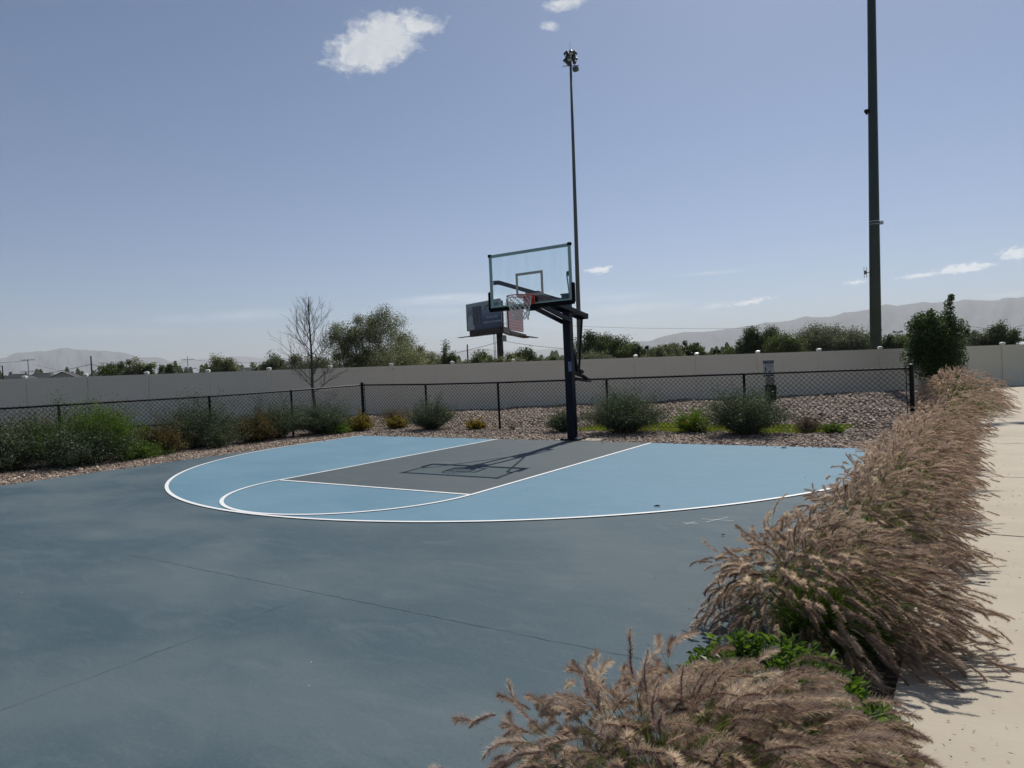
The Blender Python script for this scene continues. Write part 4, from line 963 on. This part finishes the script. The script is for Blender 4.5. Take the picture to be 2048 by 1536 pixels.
# ------------------------------------------------------------------ trees
def branch_tree(root, tips, r0, trunk_h, lean, m=M_bark, bx=(0, 0)):
    "tapered trunk with limbs to each clump"
    b = MB(); n = len(tips)
    tr = np.array([(bx[0]+lean[0]*s_, bx[1]+lean[1]*s_, trunk_h*s_) for s_ in np.linspace(0, 1, 6)])
    b.path(tr, np.linspace(r0, r0*.35, 6), 8)
    for p in tips:
        s_ = rng.uniform(.25, .95); st_ = tr[0]+(tr[-1]-tr[0])*s_
        if p[2] < st_[2]: st_ = tr[0]+(tr[-1]-tr[0])*.25
        mid = (st_+p)/2+np.array([0, 0, -.08*abs(p[2]-st_[2])])+rng.normal(0, .03, 3)*trunk_h
        rr_ = r0*(1-.6*s_)*.45
        b.path([st_, (st_+mid)/2+rng.normal(0, .012, 3)*trunk_h, mid, p], [rr_, rr_*.75, rr_*.5, rr_*.15], 5)
    return b.build('trunk', m, root)
def tree(P, Hh, Wd, m, label, nc=26, nl=90, ls=.16, asp=.45, cb=.15, shape='round', r0=None, group='trees beyond the vinyl fence', name='tree', cat='tree', cr=.17, lean=0.0, tint=(.45, .25), upr=.4, base_x=0):
    root = empty(name, P, label, cat, group)
    C_ = []
    while len(C_) < nc:
        p = rng.uniform(-1, 1, 3); r2 = np.linalg.norm(p)
        if shape == 'round' and r2 > 1: continue
        if shape == 'round' and r2 < .35 and rng.random() < .6: continue
        if shape == 'cone':
            if math.hypot(p[0], p[1]) > (1-(p[2]+1)/2)*.95+.04: continue
        if shape == 'column' and (math.hypot(p[0], p[1]) > .95*(1-max(0, p[2])**2*.8)): continue
        if shape == 'mound':
            if r2 > 1 or p[2] < -.6: continue
        C_.append(p)
    C_ = np.array(C_); zc = Hh*(1+cb)/2; zr = Hh*(1-cb)/2; k = 1-cr*.45
    C_ = C_*np.array([Wd/2*k, Wd/2*k, zr*k])+np.array([0, 0, zc]); C_[:, 0:2] += np.outer(C_[:, 2]/Hh*lean, (rr[0], rr[1]))
    branch_tree(root, C_[:min(len(C_), 16)], r0 or .022*Hh, zc*.95, (lean*rr[0]*.5, lean*rr[1]*.5), bx=(0, 0))
    n = nc*nl; i = np.repeat(np.arange(nc), nl); sz = rng.uniform(.65, 1.3, nc)[i]*cr*min(Wd, Hh)
    v = np.clip(rng.normal(0, .52, (n, 3)), -1.05, 1.05)*sz[:, None]*np.array([1, 1, 1.0 if shape != 'column' else 1.7])
    Cn = C_[i]+v; Cn[:, 2] = np.maximum(Cn[:, 2], .05)
    dr = unit(rng.normal(size=(n, 3))+np.array([0, 0, upr])+unit(v)*.5)
    tb = rng.normal(0, .10, nc)[i]
    b = MB(); b.leaves(Cn, dr, ls*rng.uniform(.6, 1.3, n), ls*asp*rng.uniform(.7, 1.3, n), np.clip(rng.normal(tint[0], tint[1], n)+tb, 0, 1)); b.build('crown', m, root)
    return root
def ptree(px, top, wpx, D, m, label, **kw):
    "a tree standing D metres off whose crown spans wpx and reaches row 'top' in the photograph"
    g0 = at(px, horizon(px), D); P = (g0[0], g0[1], -.16); Hh = (horizon(px)-top)/F*D+1.506+.16
    ls = kw.pop('ls', None) or max(.055, .0024*D)
    return tree(P, Hh, wpx/F*D, m, label, ls=ls, **kw)
# the big loose tree behind the wall, two crowns and a drooping lobe
BT = dict(nc=52, nl=420, ls=.07, asp=.40, cr=.15, tint=(.42, .27))
ptree(692, 630, 96, 31.5, T_silver, 'airy silver-green tree behind the fence, left crown of the tall trio beside the bare tree', cb=.10, **BT)
ptree(732, 606, 84, 31.8, T_silver, 'narrow silver-green tree behind the fence, middle and darkest crown of the tall trio', cb=.10, nc=40, nl=380, ls=.075, asp=.42, cr=.18, tint=(.35, .27))
ptree(778, 610, 116, 31.0, T_silver, 'taller airy silver-green tree behind the fence, right crown of the tall trio', cb=.10, nc=60, nl=420, ls=.07, asp=.40, cr=.15, tint=(.45, .27))
ptree(808, 686, 112, 29.3, T_silver, 'low silver-green tree drooping over the fence top below the tall trio', cb=.46, nc=34, nl=340, ls=.07, asp=.42, cr=.2, tint=(.55, .25), shape='round')
TL = [ # px, top, width, distance, material, shape, label
 (222, 728, 44, 70, T_mid, 'round', 'small round olive tree behind the fence, just right of the thick wooden pole'),
 (240, 724, 30, 62, T_silver, 'round', 'thin pale willow-like tree, first of three above the left part of the fence'),
 (274, 714, 40, 60, T_silver, 'round', 'pale willow-like tree, tallest of three above the left part of the fence'),
 (299, 718, 26, 60, T_silver, 'round', 'narrow pale tree between the tallest willow-like tree and the small one'),
 (320, 727, 22, 64, T_grey, 'round', 'small grey tree right of the pale willow-like trees'),
 (342, 730, 34, 90, T_dark, 'round', 'dark round tree above the third fence cap from the left'),
 (445, 711, 56, 46, T_silver, 'mound', 'round yellowish-grey tree standing alone above the fourth fence cap'),
 (520, 714, 28, 60, T_silver, 'round', 'small pale round tree right of the grey house roof'),
 (553, 705, 46, 58, T_grey, 'round', 'flat-topped grey-green tree left of the bare tree'),
 (590, 709, 34, 60, T_silver, 'round', 'loose pale tree directly left of the bare tree trunk'),
 (632, 712, 70, 52, T_grey, 'round', 'grey-green tree seen through the bare tree'),
 (843, 694, 42, 48, T_silver, 'round', 'silvery tree just right of the drooping tree'),
 (872, 702, 38, 55, T_silver, 'round', 'small silvery tree left of the dark columnar tree'),
 (899, 683, 30, 50, T_dark, 'column', 'dark columnar tree with three upright points left of the billboard'),
 (925, 712, 34, 62, T_silver, 'round', 'low pale tree right of the dark columnar tree'),
 (968, 702, 42, 64, T_mid, 'round', 'round green tree left of the billboard column'),
 (985, 712, 46, 58, T_silver, 'mound', 'low pale bush in front of the billboard column'),
 (1024, 703, 34, 66, T_silver, 'round', 'pale tree just right of the billboard column'),
 (1052, 700, 46, 72, T_dark, 'round', 'round dark green tree between billboard column and hoop pole'),
 (1042, 714, 50, 60, T_silver, 'mound', 'pale low bush below the round dark green tree'),
 (1108, 712, 32, 90, T_mid, 'mound', 'low dark tree directly left of the hoop pole'),
 (1182, 668, 60, 85, T_dark, 'round', 'tall dark tree right behind the slender light pole'),
 (1208, 670, 50, 88, T_dark, 'round', 'dark tree, second in the dense group right of the hoop pole'),
 (1238, 678, 56, 86, T_dark, 'round', 'dark green tree, third in the dense group right of the hoop pole'),
 (1262, 684, 48, 84, T_mid, 'round', 'mid green tree near the right end of the dense group'),
 (1279, 688, 26, 80, T_dark, 'round', 'ragged dark tree ending the dense group right of the hoop pole'),
 (1190, 705, 72, 60, T_grey, 'mound', 'pale grey-green hedge-like tree below the dense dark group'),
 (1296, 681, 13, 80, T_con, 'cone', 'slim dark conifer standing alone right of the dense group'),
 (1322, 692, 46, 66, T_silver, 'mound', 'olive bush right of the slim conifer'),
 (1348, 692, 40, 68, T_silver, 'mound', 'olive bush left of the dark pointed conifer'),
 (1340, 686, 30, 100, T_dark, 'round', 'dark tree top showing above the olive bushes'),
 (1364, 682, 32, 90, T_dark, 'round', 'ragged dark tree touching the pointed conifer on its left'),
 (1377, 681, 22, 80, T_con, 'cone', 'dark pointed conifer between two round trees'),
 (1395, 688, 34, 88, T_mid, 'round', 'round mid green tree right of the pointed conifer'),
 (1418, 703, 40, 88, T_mid, 'mound', 'low green trees right of the pointed conifer group'),
 (1430, 692, 9, 84, T_con, 'cone', 'tiny dark conifer above the low green trees'),
 (1438, 681, 10, 86, T_mid, 'cone', 'thin tall sapling beside the tiny dark conifer'),
 (1455, 700, 46, 80, T_mid, 'mound', 'low olive-green tree left of the tall windblown trees'),
 (1482, 655, 36, 75, T_dark, 'round', 'tall windblown dark tree, left of the windblown pair'),
 (1518, 656, 56, 76, T_dark, 'round', 'broad windblown dark tree, right of the windblown pair'),
 (1567, 668, 60, 72, T_mid, 'round', 'olive green tree above the pet waste sign'),
 (1632, 655, 70, 78, T_grey, 'round', 'large grey-green tree left of the thick light pole'),
 (1672, 654, 60, 80, T_grey, 'round', 'grey-green tree in the middle of the grey group left of the thick pole'),
 (1712, 660, 60, 76, T_grey, 'round', 'grey-green tree touching the left side of the thick light pole'),
 (1782, 673, 46, 84, T_dark, 'round', 'dark tree directly right of the thick light pole'),
 (1812, 666, 46, 86, T_mid, 'round', 'green tree behind the left side of the dark leafy tree'),
 (1934, 650, 16, 84, T_con, 'cone', 'left pointed conifer behind the right side of the dark leafy tree'),
 (1946, 653, 16, 84, T_con, 'cone', 'right pointed conifer behind the right side of the dark leafy tree'),
 (1962, 662, 44, 80, T_grey, 'round', 'grey tree right of the two pointed conifers'),
 (2003, 650, 52, 78, T_dark, 'round', 'dark round tree near the right edge of the photo'),
]
for (px_, top_, w_, D_, m_, shp, lab) in TL:
    nc_ = int(np.clip(w_*(horizon(px_)-top_)/40, 22, 80))
    kw = dict(nc=nc_, nl=190, shape=shp, cb=.10 if shp in ('cone', 'mound') else .05, cr=.17 if shp != 'cone' else .20, asp=.6 if m_ is T_con else .5)
    if 'windblown' in lab: kw['lean'] = 1.3; kw['nc'] = 70
    if shp == 'column': kw['nc'] = 40; kw['cr'] = .2
    ptree(px_, top_-1.5, w_*(1.25 if shp in ('round', 'mound') else 1.1), D_, m_, lab, name='conifer' if m_ is T_con else 'tree', **kw)
# dark leafy tree in front of the wall, at the right
P = at(1874, 772, 25.5); tr_ = empty('leafy_tree', (P[0], P[1], -.02), 'dense dark glossy-leaved tree with one tall side shoot at the end of the planting bed', 'tree')
Hh, Wd = 3.55, 2.15
C_ = []
while len(C_) < 70:
    p = rng.uniform(-1, 1, 3)
    if np.linalg.norm(p*[1, 1, 1]) > 1: continue
    C_.append(p*[Wd*.44, Wd*.44, 1.30]+[0, 0, 1.55])
for k_ in range(7): s_ = k_/6; C_.append(np.array([*(rr[:2]*(.40+.20*s_+.05*math.sin(k_*2.2))), 2.30+1.15*s_]))
for k_ in range(4): s_ = k_/3; C_.append(np.array([*(rr[:2]*(-.15+.02*s_)), 2.5+.42*s_]))
C_ = np.array(C_); branch_tree(tr_, C_[:24], .055, 2.3, (0, 0))
nl = 420; i = np.repeat(np.arange(len(C_)), nl); rad = np.where(np.arange(len(C_)) < 70, .36, .15)*1.0; rad[70:77] = np.linspace(.26, .10, 7); rad[77:] = .13
v = unit(rng.normal(size=(len(i), 3)))*(rng.random((len(i), 1))**.45)*rad[i][:, None]
Cn = C_[i]+v*np.where(i >= 70, 1.25, 1)[:, None]*np.array([1, 1, 1.15]); ok_ = (i < 70) | (rng.random(len(i)) < .42); Cn = Cn[ok_]; i = i[ok_]; v = v[ok_]; Cn[:, 2] = np.maximum(Cn[:, 2], .2)
b = MB(); b.leaves(Cn, unit(rng.normal(size=v.shape)+[0, 0, .5]),   .070*rng.uniform(.7, 1.3, len(i)), .042*rng.uniform(.7, 1.2, len(i)), np.clip(rng.normal(.42, .26, len(i)), 0, 1)); b.build('crown', T_glossy, tr_)

# bare tree
BP = at(632, 830, 24.0); bare = empty('bare_tree', (BP[0], BP[1], -.02), 'leafless young tree with upswept grey branches in front of the vinyl fence', 'tree')
b = MB(); rs = random.Random(5)
def grow(p, d, L, r, depth):
    n = 4 if depth < 2 else 3; pts = [p]; q = np.array(d, float)
    for i in range(n):
        q = q+np.array([rs.gauss(0, .09), rs.gauss(0, .09), .10+.02*depth]); q /= np.linalg.norm(q); pts.append(pts[-1]+q*L/n)
    b.path(pts, np.linspace(r, r*.55, n+1), 5 if depth else 8, caps=False)
    if depth >= 4: return
    k = {0: 0, 1: 5, 2: 3, 3: 3}[depth]
    for i in range(k):
        s_ = rs.uniform(.25, 1.0) if i else 1.0; idx = min(int(s_*n), n-1); base_ = pts[idx]+(pts[idx+1]-pts[idx])*(s_*n-idx if s_ < 1 else 1)
        a = rs.uniform(0, 6.28); sd = np.cross(q, [math.cos(a), math.sin(a), .2]); sd /= np.linalg.norm(sd)
        nd = q*rs.uniform(.7, 1.0)+sd*rs.uniform(.45, .8); nd /= np.linalg.norm(nd)
        grow(base_, nd, L*rs.uniform(.42, .68), r*.52, depth+1)
tk = np.array([0, 0, 0.]); tr0 = [tk]
for i in range(10): tr0.append(tr0[-1]+np.array([rs.gauss(0, .015), rs.gauss(0, .015), .435]))
b.path(tr0, np.linspace(.066, .011, 11), 8); b.build('trunk', M_bark, bare)
b = MB()
for i in range(24):
    h = 1.05+2.9*(i/24)**1.05; idx = min(int(h/.43), 9); p = tr0[idx]+(tr0[idx+1]-tr0[idx])*(h/.43-idx)
    a = i*2.4+rs.uniform(-.4, .4); el_ = .35+.75*(h-1.05)/2.9+rs.uniform(-.1, .15)
    ext = (1.0-.55*(abs(h-2.0)/2.2))*(1.0 if h < 3.4 else .6)
    grow(p, (math.cos(a)*math.cos(el_), math.sin(a)*math.cos(el_), math.sin(el_)), .97*ext, .018*(1-.5*(h-1)/3), 1)
b.build('branches', M_bark, bare)

# far-off woods that read as one mass
def woods(name, x0, x1, D, hpx, m, seed):
    n = int((x1-x0)*60); px_ = rng.uniform(x0, x1, n)
    tops = hpx*(1+.22*np.sin(px_*.09+seed)+.2*np.sin(px_*.23+seed*2)+.12*np.sin(px_*.61)); Pn = np.array([at(a_, horizon(a_), D*(1+.25*rng.random())) for a_ in px_])
    Dn = (Pn-CAM)@fwd; hh = (tops/F*Dn+1.6)*rng.random(n)**.45
    Cn = np.stack([Pn[:, 0], Pn[:, 1], hh-.16], 1); s_ = Dn*.0032
    b = MB(); b.leaves(Cn, unit(rng.normal(size=(n, 3))), s_, s_*.7, np.clip(rng.normal(.4, .25, n), 0, 1)); return tag(b.build(name, m), kind='stuff')
woods('distant_woods', -60, 470, 420, 32, T_dark, 1.0); woods('distant_woods', 460, 1160, 420, 25, T_grey, 2.0); woods('distant_woods', 1150, 1740, 330, 24, T_dark, 3.0); woods('distant_woods', 1740, 2120, 330, 26, T_dark, 3.0)

# ------------------------------------------------------------------ houses and sheds
M_roof = simple('dark_shingle_roof', (.040, .042, .048), .85, var=.25, scale=2); M_wall = simple('grey_siding', (.30, .29, .27), .8, var=.06); M_wall2 = simple('taupe_siding', (.17, .15, .14), .8, var=.06)
M_white = simple('white_metal_roof', (.78, .79, .80), .5, var=.03)
def house(px_, D, wpx, ridge_px, eave_px, gable, label, wall=M_wall, roofm=M_roof, wins=2):
    g0 = at(px_, horizon(px_), D); rt = empty('house', (g0[0], g0[1], -.16), label, 'house', 'houses beyond the vinyl fence', rz=math.atan2(rr[1], rr[0])+(.25 if gable else .1))
    w = wpx/F*D; zr = (horizon(px_)-ridge_px)/F*D+1.66; ze = (horizon(px_)-eave_px)/F*D+1.66; dp = w*.8
    b = MB(); b.box((0, 0, ze/2), (w*.94, dp*.94, ze))
    if gable: b.add([(-w*.47, -dp*.469, ze), (w*.47, -dp*.469, ze), (0, -dp*.469, zr-.15), (-w*.47, dp*.469, ze), (w*.47, dp*.469, ze), (0, dp*.469, zr-.15)], None, [(0, 1, 2), (3, 5, 4)])
    b.build('wall', wall, rt)
    b = MB(); t_ = .25
    if gable:
        for s in (-1, 1):
            b.add([(s*w*.54, -dp*.53, ze-.35), (0, -dp*.53, zr), (0, dp*.53, zr), (s*w*.54, dp*.53, ze-.35), (s*w*.54, -dp*.53, ze-.35-t_), (0, -dp*.53, zr-t_), (0, dp*.53, zr-t_), (s*w*.54, dp*.53, ze-.35-t_)],
                  [(0, 1, 2, 3), (4, 7, 6, 5), (0, 4, 5, 1), (3, 2, 6, 7), (0, 3, 7, 4)])
    else:
        b.add([(-w*.53, -dp*.53, ze-.1), (w*.53, -dp*.53, ze-.1), (w*.53, dp*.53, ze-.1), (-w*.53, dp*.53, ze-.1), (-w*.28, 0, zr), (w*.30, 0, zr)], [(0, 1, 5, 4), (2, 3, 4, 5), (3, 2, 1, 0)], [(1, 2, 5), (3, 0, 4)])
    b.build('roof', roofm, rt)
    for i in range(wins):
        xw = (i-(wins-1)/2)*w*.33; zw = ze-.9 if not gable else ze+.05
        b = MB(); b.box((xw, -dp*.475, zw), (w*.13, .08, w*.10)); f_ = b.build('window', M_white, rt)
        b = MB(); b.box((xw, -dp*.475-.045, zw), (w*.11, .02, w*.08)); b.build('pane', M_win, f_)
    return rt
house(40, 240, 52, 747.5, 759, False, 'low dark-roofed house at the far left behind the fence', M_wall2)
house(86, 250, 54, 746, 758, False, 'dark-roofed house between the far left house and the gabled one', M_wall2)
house(134, 230, 56, 743.5, 756, True, 'pale gabled house with two small windows and a dark roof')
house(186, 260, 44, 748, 757, False, 'dark-roofed house directly behind the wooden utility pole', M_wall2)
house(338, 200, 34, 741, 750, False, 'grey-roofed house below the dark round tree', M_wall2)
house(492, 170, 46, 735, 745, False, 'charcoal hip-roofed house between two pale trees', M_wall2)
house(1302, 130, 34, 713, 720, False, 'white low-roofed shed right of the dense dark trees', M_wall, M_white, 0)
house(2052, 150, 70, 683, 697, False, 'white-roofed building at the right edge behind the fence', M_wall, M_white, 0)

# ------------------------------------------------------------------ utility poles, lamps and cables
def vpole(px_, top_, D, r, m, label, name='utility_pole', cat='utility pole', arms=(), group='utility poles beyond the vinyl fence'):
    g0 = at(px_, horizon(px_), D); h = (horizon(px_)-top_)/F*D+1.66; rt = empty(name, (g0[0], g0[1], -.16), label, cat, group)
    b = MB(); b.path([GR*0, GR*h*.5, GR*h], [r, r*.85, r*.7], 10); b.build('pole', m, rt)
    for (fr, ln, thick) in arms:
        b = MB(); c = GR*h*fr; b.beam(c-rr*ln/2, c+rr*ln/2, thick, thick)
        for s in (-.48, -.25, .25, .48): b.tubes(c+rr*ln*s, c+rr*ln*s+(0, 0, thick*2.2), thick*.35, thick*.35, 5)
        b.build('cross_arm', m, rt)
    return np.array([g0[0], g0[1], -.16]), h
p1, h1_ = vpole(186, 712, 95, .13, M_wood, 'thick weathered wooden utility pole left of the pale trees')
b = MB(); b.tubes(p1+GR*h1_-rr*.05, p1+GR*(h1_+.35)-rr*.05, .035, .03, 6)
p2, h2_ = vpole(60, 718, 260, .20, M_steel, 'thin lattice-armed transmission pole in front of the left mountain', arms=((.97, 5.0, .22), (.66, 6.2, .22)))
p3, h3_ = vpole(378, 713, 300, .20, M_steel, 'thin transmission pole right of the left mountain', arms=((.90, 5.2, .24), (.62, 7.0, .24)))
p4, h4_ = vpole(936.5, 689, 120, .16, M_wood, 'short dark utility pole left of the billboard column')
for (px_, top_, D_, w_, lab) in ((8, 732, 110, 1.6, 'thin black street lamp with an arm at the far left edge'),):
    g0 = at(px_, horizon(px_), D_); h = (horizon(px_)-top_)/F*D_+1.66; rt = empty('street_lamp', (g0[0], g0[1], -.16), lab, 'street lamp')
    b = MB(); b.path([(0, 0, 0), (0, 0, h*.5), (0, 0, h)], [.13, .11, .08], 8); b.build('pole', M_black, rt)
    b = MB(); b.beam((0, 0, h), -rr*.9+(0, 0, h), .12, .08); b.box(-rr*1.0+(0, 0, h-.04), (.5, .3, .12), bev=.02); b.build('lamp_head', M_black, rt)
for (px_, top_, D_, lab) in ((1797, 664, 190, 'small far floodlight mast with a two-lamp crossbar right of the thick pole'), (1603, 672, 210, 'tiny floodlight mast above the gap left of the grey trees')):
    g0 = at(px_, horizon(px_), D_); h = (horizon(px_)-top_)/F*D_+1.66; rt = empty('floodlight_mast', (g0[0], g0[1], -.16), lab, 'light pole', 'far floodlight masts')
    b = MB(); b.path([(0, 0, 0), (0, 0, h)], [.14, .10], 8); b.build('pole', M_pole2, rt)
    for s in (-1, 1):
        b = MB(); b.beam((0, 0, h), rr*s*1.1+(0, 0, h), .1, .1); b.path([rr*s*1.0+(0, 0, h+.3), rr*s*1.0+(0, 0, h-.1)], [.3, .42], 8); b.build('lamp_head', M_pole2, rt)
def cable(a, c, sag, r, label):
    a, c = np.array(a, float), np.array(c, float); t = np.linspace(0, 1, 24)[:, None]; P = a+(c-a)*t-np.array([0, 0, 1.])*sag*4*t*(1-t)
    b = MB(); b.path(P, r, 4, caps=False); o = b.build('overhead_cable', M_cable); return tag(o, label, 'cable', 'overhead cables')
cable(at(-40, 752, 190), p1+GR*(h1_*.82), 1.0, .035, 'cable rising from the house roofs to the left side of the wooden pole')
cable(p1+GR*(h1_*.82), at(330, 747, 130), 0.6, .035, 'cable running right from the wooden pole down behind the pale trees')
cable(at(-60, 722, 262), p2+GR*(h2_*.97)+rr*1.5, .8, .045, 'top cable left of the left transmission pole')
cable(p2+GR*(h2_*.86)+rr*1.5, p3+GR*(h3_*.86), 5, .045, 'upper cable strung between the two transmission poles')
cable(p2+GR*(h2_*.66)+rr*2, p3+GR*(h3_*.62), 4, .045, 'lower cable strung between the two transmission poles')
cable(p3+GR*(h3_*.9)+rr*2, at(700, 690, 300), 4, .05, 'upper cable running right from the right transmission pole')
cable(p3+GR*(h3_*.62)+rr*2, at(720, 700, 300), 4, .05, 'lower cable running right from the right transmission pole')
cable(at(760, 727, 118), at(1000, 683, 112), .6, .032, 'cable climbing from the pale trees to the billboard column')
cable(at(1008, 682, 112), at(1240, 697, 118), .6, .032, 'cable descending from the billboard column to the right')
cable(at(1140, 652, 230), at(1560, 655, 230), .6, .035, 'faint high cable right of the hoop over the trees')
cable(at(1240, 697, 180), at(1700, 692, 180), 1.2, .03, 'faint low cable in front of the right hills')
cable(at(1750, 668, 150), at(2080, 640, 150), 2.2, .035, 'upper cable crossing behind the dark leafy tree')
cable(at(1920, 648, 150), at(2090, 664, 150), .6, .035, 'lower cable at the right edge above the dark round tree')
cable(at(330, 655, 330), at(600, 692, 330), 1.0, .04, 'faint cable in the sky left of the bare tree') if False else None

b = MB(); n = 900
x = np.where(rng.random(n) < .72, 6.75+np.abs(rng.normal(0, .38, n)), 5.95-np.abs(rng.normal(0, .45, n))); y = rng.uniform(-11.6, 2, n)
b.leaves(np.stack([x, y, np.where(x > 6.5, .003, .012)+rng.random(n)*.004], 1), unit(np.stack([rng.normal(size=n), rng.normal(size=n), rng.normal(0, .12, n)], 1)), rng.uniform(.006, .028, n), rng.uniform(.002, .006, n), rng.random(n))
tag(b.build('fallen_seed_litter', L_brown), kind='stuff')
# small litter on the court and walk
M_scrap = simple('dark_scrap', (.012, .015, .022), .6)
def scrap(px_, py_, s_, label):
    d = at(px_, py_, 1)-CAM; k = (0-CAM[2])/d[2]; P = CAM+d*k; b = MB()
    pts = [(-1, -.3, 0), (-.2, -.45, .12), (.5, -.3, .03), (1, -.1, .2), (.9, .4, .05), (.1, .35, .3), (-.8, .35, .1)]
    b.add([(x_*s_, y_*s_, z_*s_+.012) for x_, y_, z_ in pts]+[(x_*s_, y_*s_, .0112) for x_, y_, z_ in pts], [(i, i+7, (i+1) % 7+7, (i+1) % 7) for i in range(7)], [(0, i, i+1) for i in range(1, 6)])
    o = b.build('scrap', M_scrap); o.location = (P[0], P[1], 0); return tag(o, label, 'litter', 'dark scraps lying about')
scrap(1314, 1014, .035, 'dark scrap just inside the white three-point line'); scrap(1567, 897, .05, 'dark scrap near the back edge of the court at right')
scrap(1446, 1072, .018, 'small dark scrap on the slate court beside the chalk cross'); scrap(1965, 1169, .018, 'small dark scrap on the sidewalk near the second grass clump')
scrap(1878, 840, .06, 'dark scrap on the far sidewalk joint'); scrap(637, 883, .05, 'dark scrap on the white line at the back left of the court')

# ------------------------------------------------------------------ mountains
def mountain_mat(name, a, c_):
    m, t, b = newmat(name); co = t.new('ShaderNodeTexCoord').outputs['Object']
    n = t.noise(t.mapping(co, scale=(.0009, .0009, .0012)), 1.0, 8, .62, .4)
    t.put(b.inputs['Base Color'], t.mix(t.mapr(n, .35, .65), rgb(*a), rgb(*c_))); b.inputs['Roughness'].default_value = .95
    return m
M_mtn = mountain_mat('dry_mountain_slopes', (.035, .045, .065), (.085, .09, .10))
def fbm(x, y, sd):
    v = 0; a = 1; f = 1
    for o in range(5):
        v = v+a*np.sin(x*f*1.7+sd+o*1.3+1.1*np.sin(y*f*1.1+o))*np.cos(y*f*1.3+sd*.7+o*2.1); a *= .52; f *= 2.05
    return v
def mountains(prof, D, depth, name='mountains', sd=0.0, rough=.16):
    xs = np.array([p[0] for p in prof], float); ys = np.array([p[1] for p in prof], float)
    nu, nv = 260, 44; U = np.linspace(xs[0], xs[-1], nu); Yt = np.interp(U, xs, ys)
    V = np.zeros((nu, nv, 3))
    for i, (u_, yt) in enumerate(zip(U, Yt)):
        yt += .35*math.sin(u_*.11+sd)+.15*math.sin(u_*.37+sd*2)
        g0 = at(u_, horizon(u_), 1.0)-CAM; g0[2] = 0; Hr = max(0, (horizon(u_)-yt)/F*D)
        for k in range(nv):
            s_ = k/(nv-1)
            if s_ < .62: q = s_/.62; dist = D-depth*(1-q); h = Hr*(q**1.25)
            else: q = (s_-.62)/.38; dist = D+depth*.5*q; h = Hr*(1-q)**1.2
            amp = math.sin(min(1, s_/.62)*math.pi)*rough if s_ < .62 else .0
            nz = float(fbm(u_*.045, q*3.0 if s_ < .62 else 0, sd))
            V[i, k] = (CAM[0]+g0[0]*dist, CAM[1]+g0[1]*dist, max(-3, h*(1+amp*nz)-1))
    idx = np.arange(nu*nv).reshape(nu, nv)
    Q = np.stack([idx[:-1, :-1], idx[1:, :-1], idx[1:, 1:], idx[:-1, 1:]], -1).reshape(-1, 4)
    b = MB(); b.add(V.reshape(-1, 3), Q); return tag(b.build(name, M_mtn, smooth=True), kind='structure')
mountains([(-220, 742), (-80, 722), (0, 715), (15, 713), (35, 704), (60, 702), (80, 700), (95, 701), (110, 697), (128, 694), (140, 694), (155, 697), (175, 697), (200, 700), (220, 700), (250, 703), (265, 708), (280, 713), (310, 713), (325, 714), (345, 722), (370, 729), (385, 737), (400, 750), (420, 768)], 12500, 3500, sd=1.0)
mountains([(290, 768), (330, 722), (380, 718), (430, 716), (470, 711), (500, 712), (520, 714), (560, 719), (620, 724), (700, 720), (800, 712), (880, 702), (960, 697), (1040, 700), (1100, 697), (1180, 690), (1240, 690), (1320, 700), (1400, 712)], 19500, 3500, sd=2.3)
mountains([(1190, 722), (1235, 690), (1270, 683), (1300, 681), (1320, 674), (1345, 667), (1390, 662), (1440, 660), (1466, 655), (1500, 650), (1540, 644), (1580, 639), (1620, 632), (1635, 631), (1660, 632), (1690, 625), (1720, 620), (1760, 612), (1780, 608), (1795, 608.5), (1840, 603), (1862, 604), (1900, 600), (1955, 598), (2000, 598), (2015, 595), (2048, 592), (2160, 584), (2300, 590)], 9000, 3600, sd=4.1, rough=.2)

# ------------------------------------------------------------------ haze (its bottom a metre below the ground, sky outside)
hm = bpy.data.materials.new('haze_air'); hm.use_nodes = True; t = NT(hm.node_tree)
for n in list(t.n):
    if n.type == 'BSDF_PRINCIPLED': t.n.remove(n)
pv = t.new('ShaderNodeVolumePrincipled'); pv.inputs['Color'].default_value = (.95, .985, 1.0, 1); pv.inputs['Density'].default_value = 8.5e-5; pv.inputs['Anisotropy'].default_value = 0.2
t.l.new(pv.outputs[0], [n for n in t.n if n.type == 'OUTPUT_MATERIAL'][0].inputs['Volume'])
b = MB(); b.box((0, 0, 549), (53000, 53000, 1104)); hz = b.build('haze', hm); tag(hz, kind='stuff')
print('verts', sum(len(o.data.vertices) for o in scene.objects if o.type == 'MESH'))
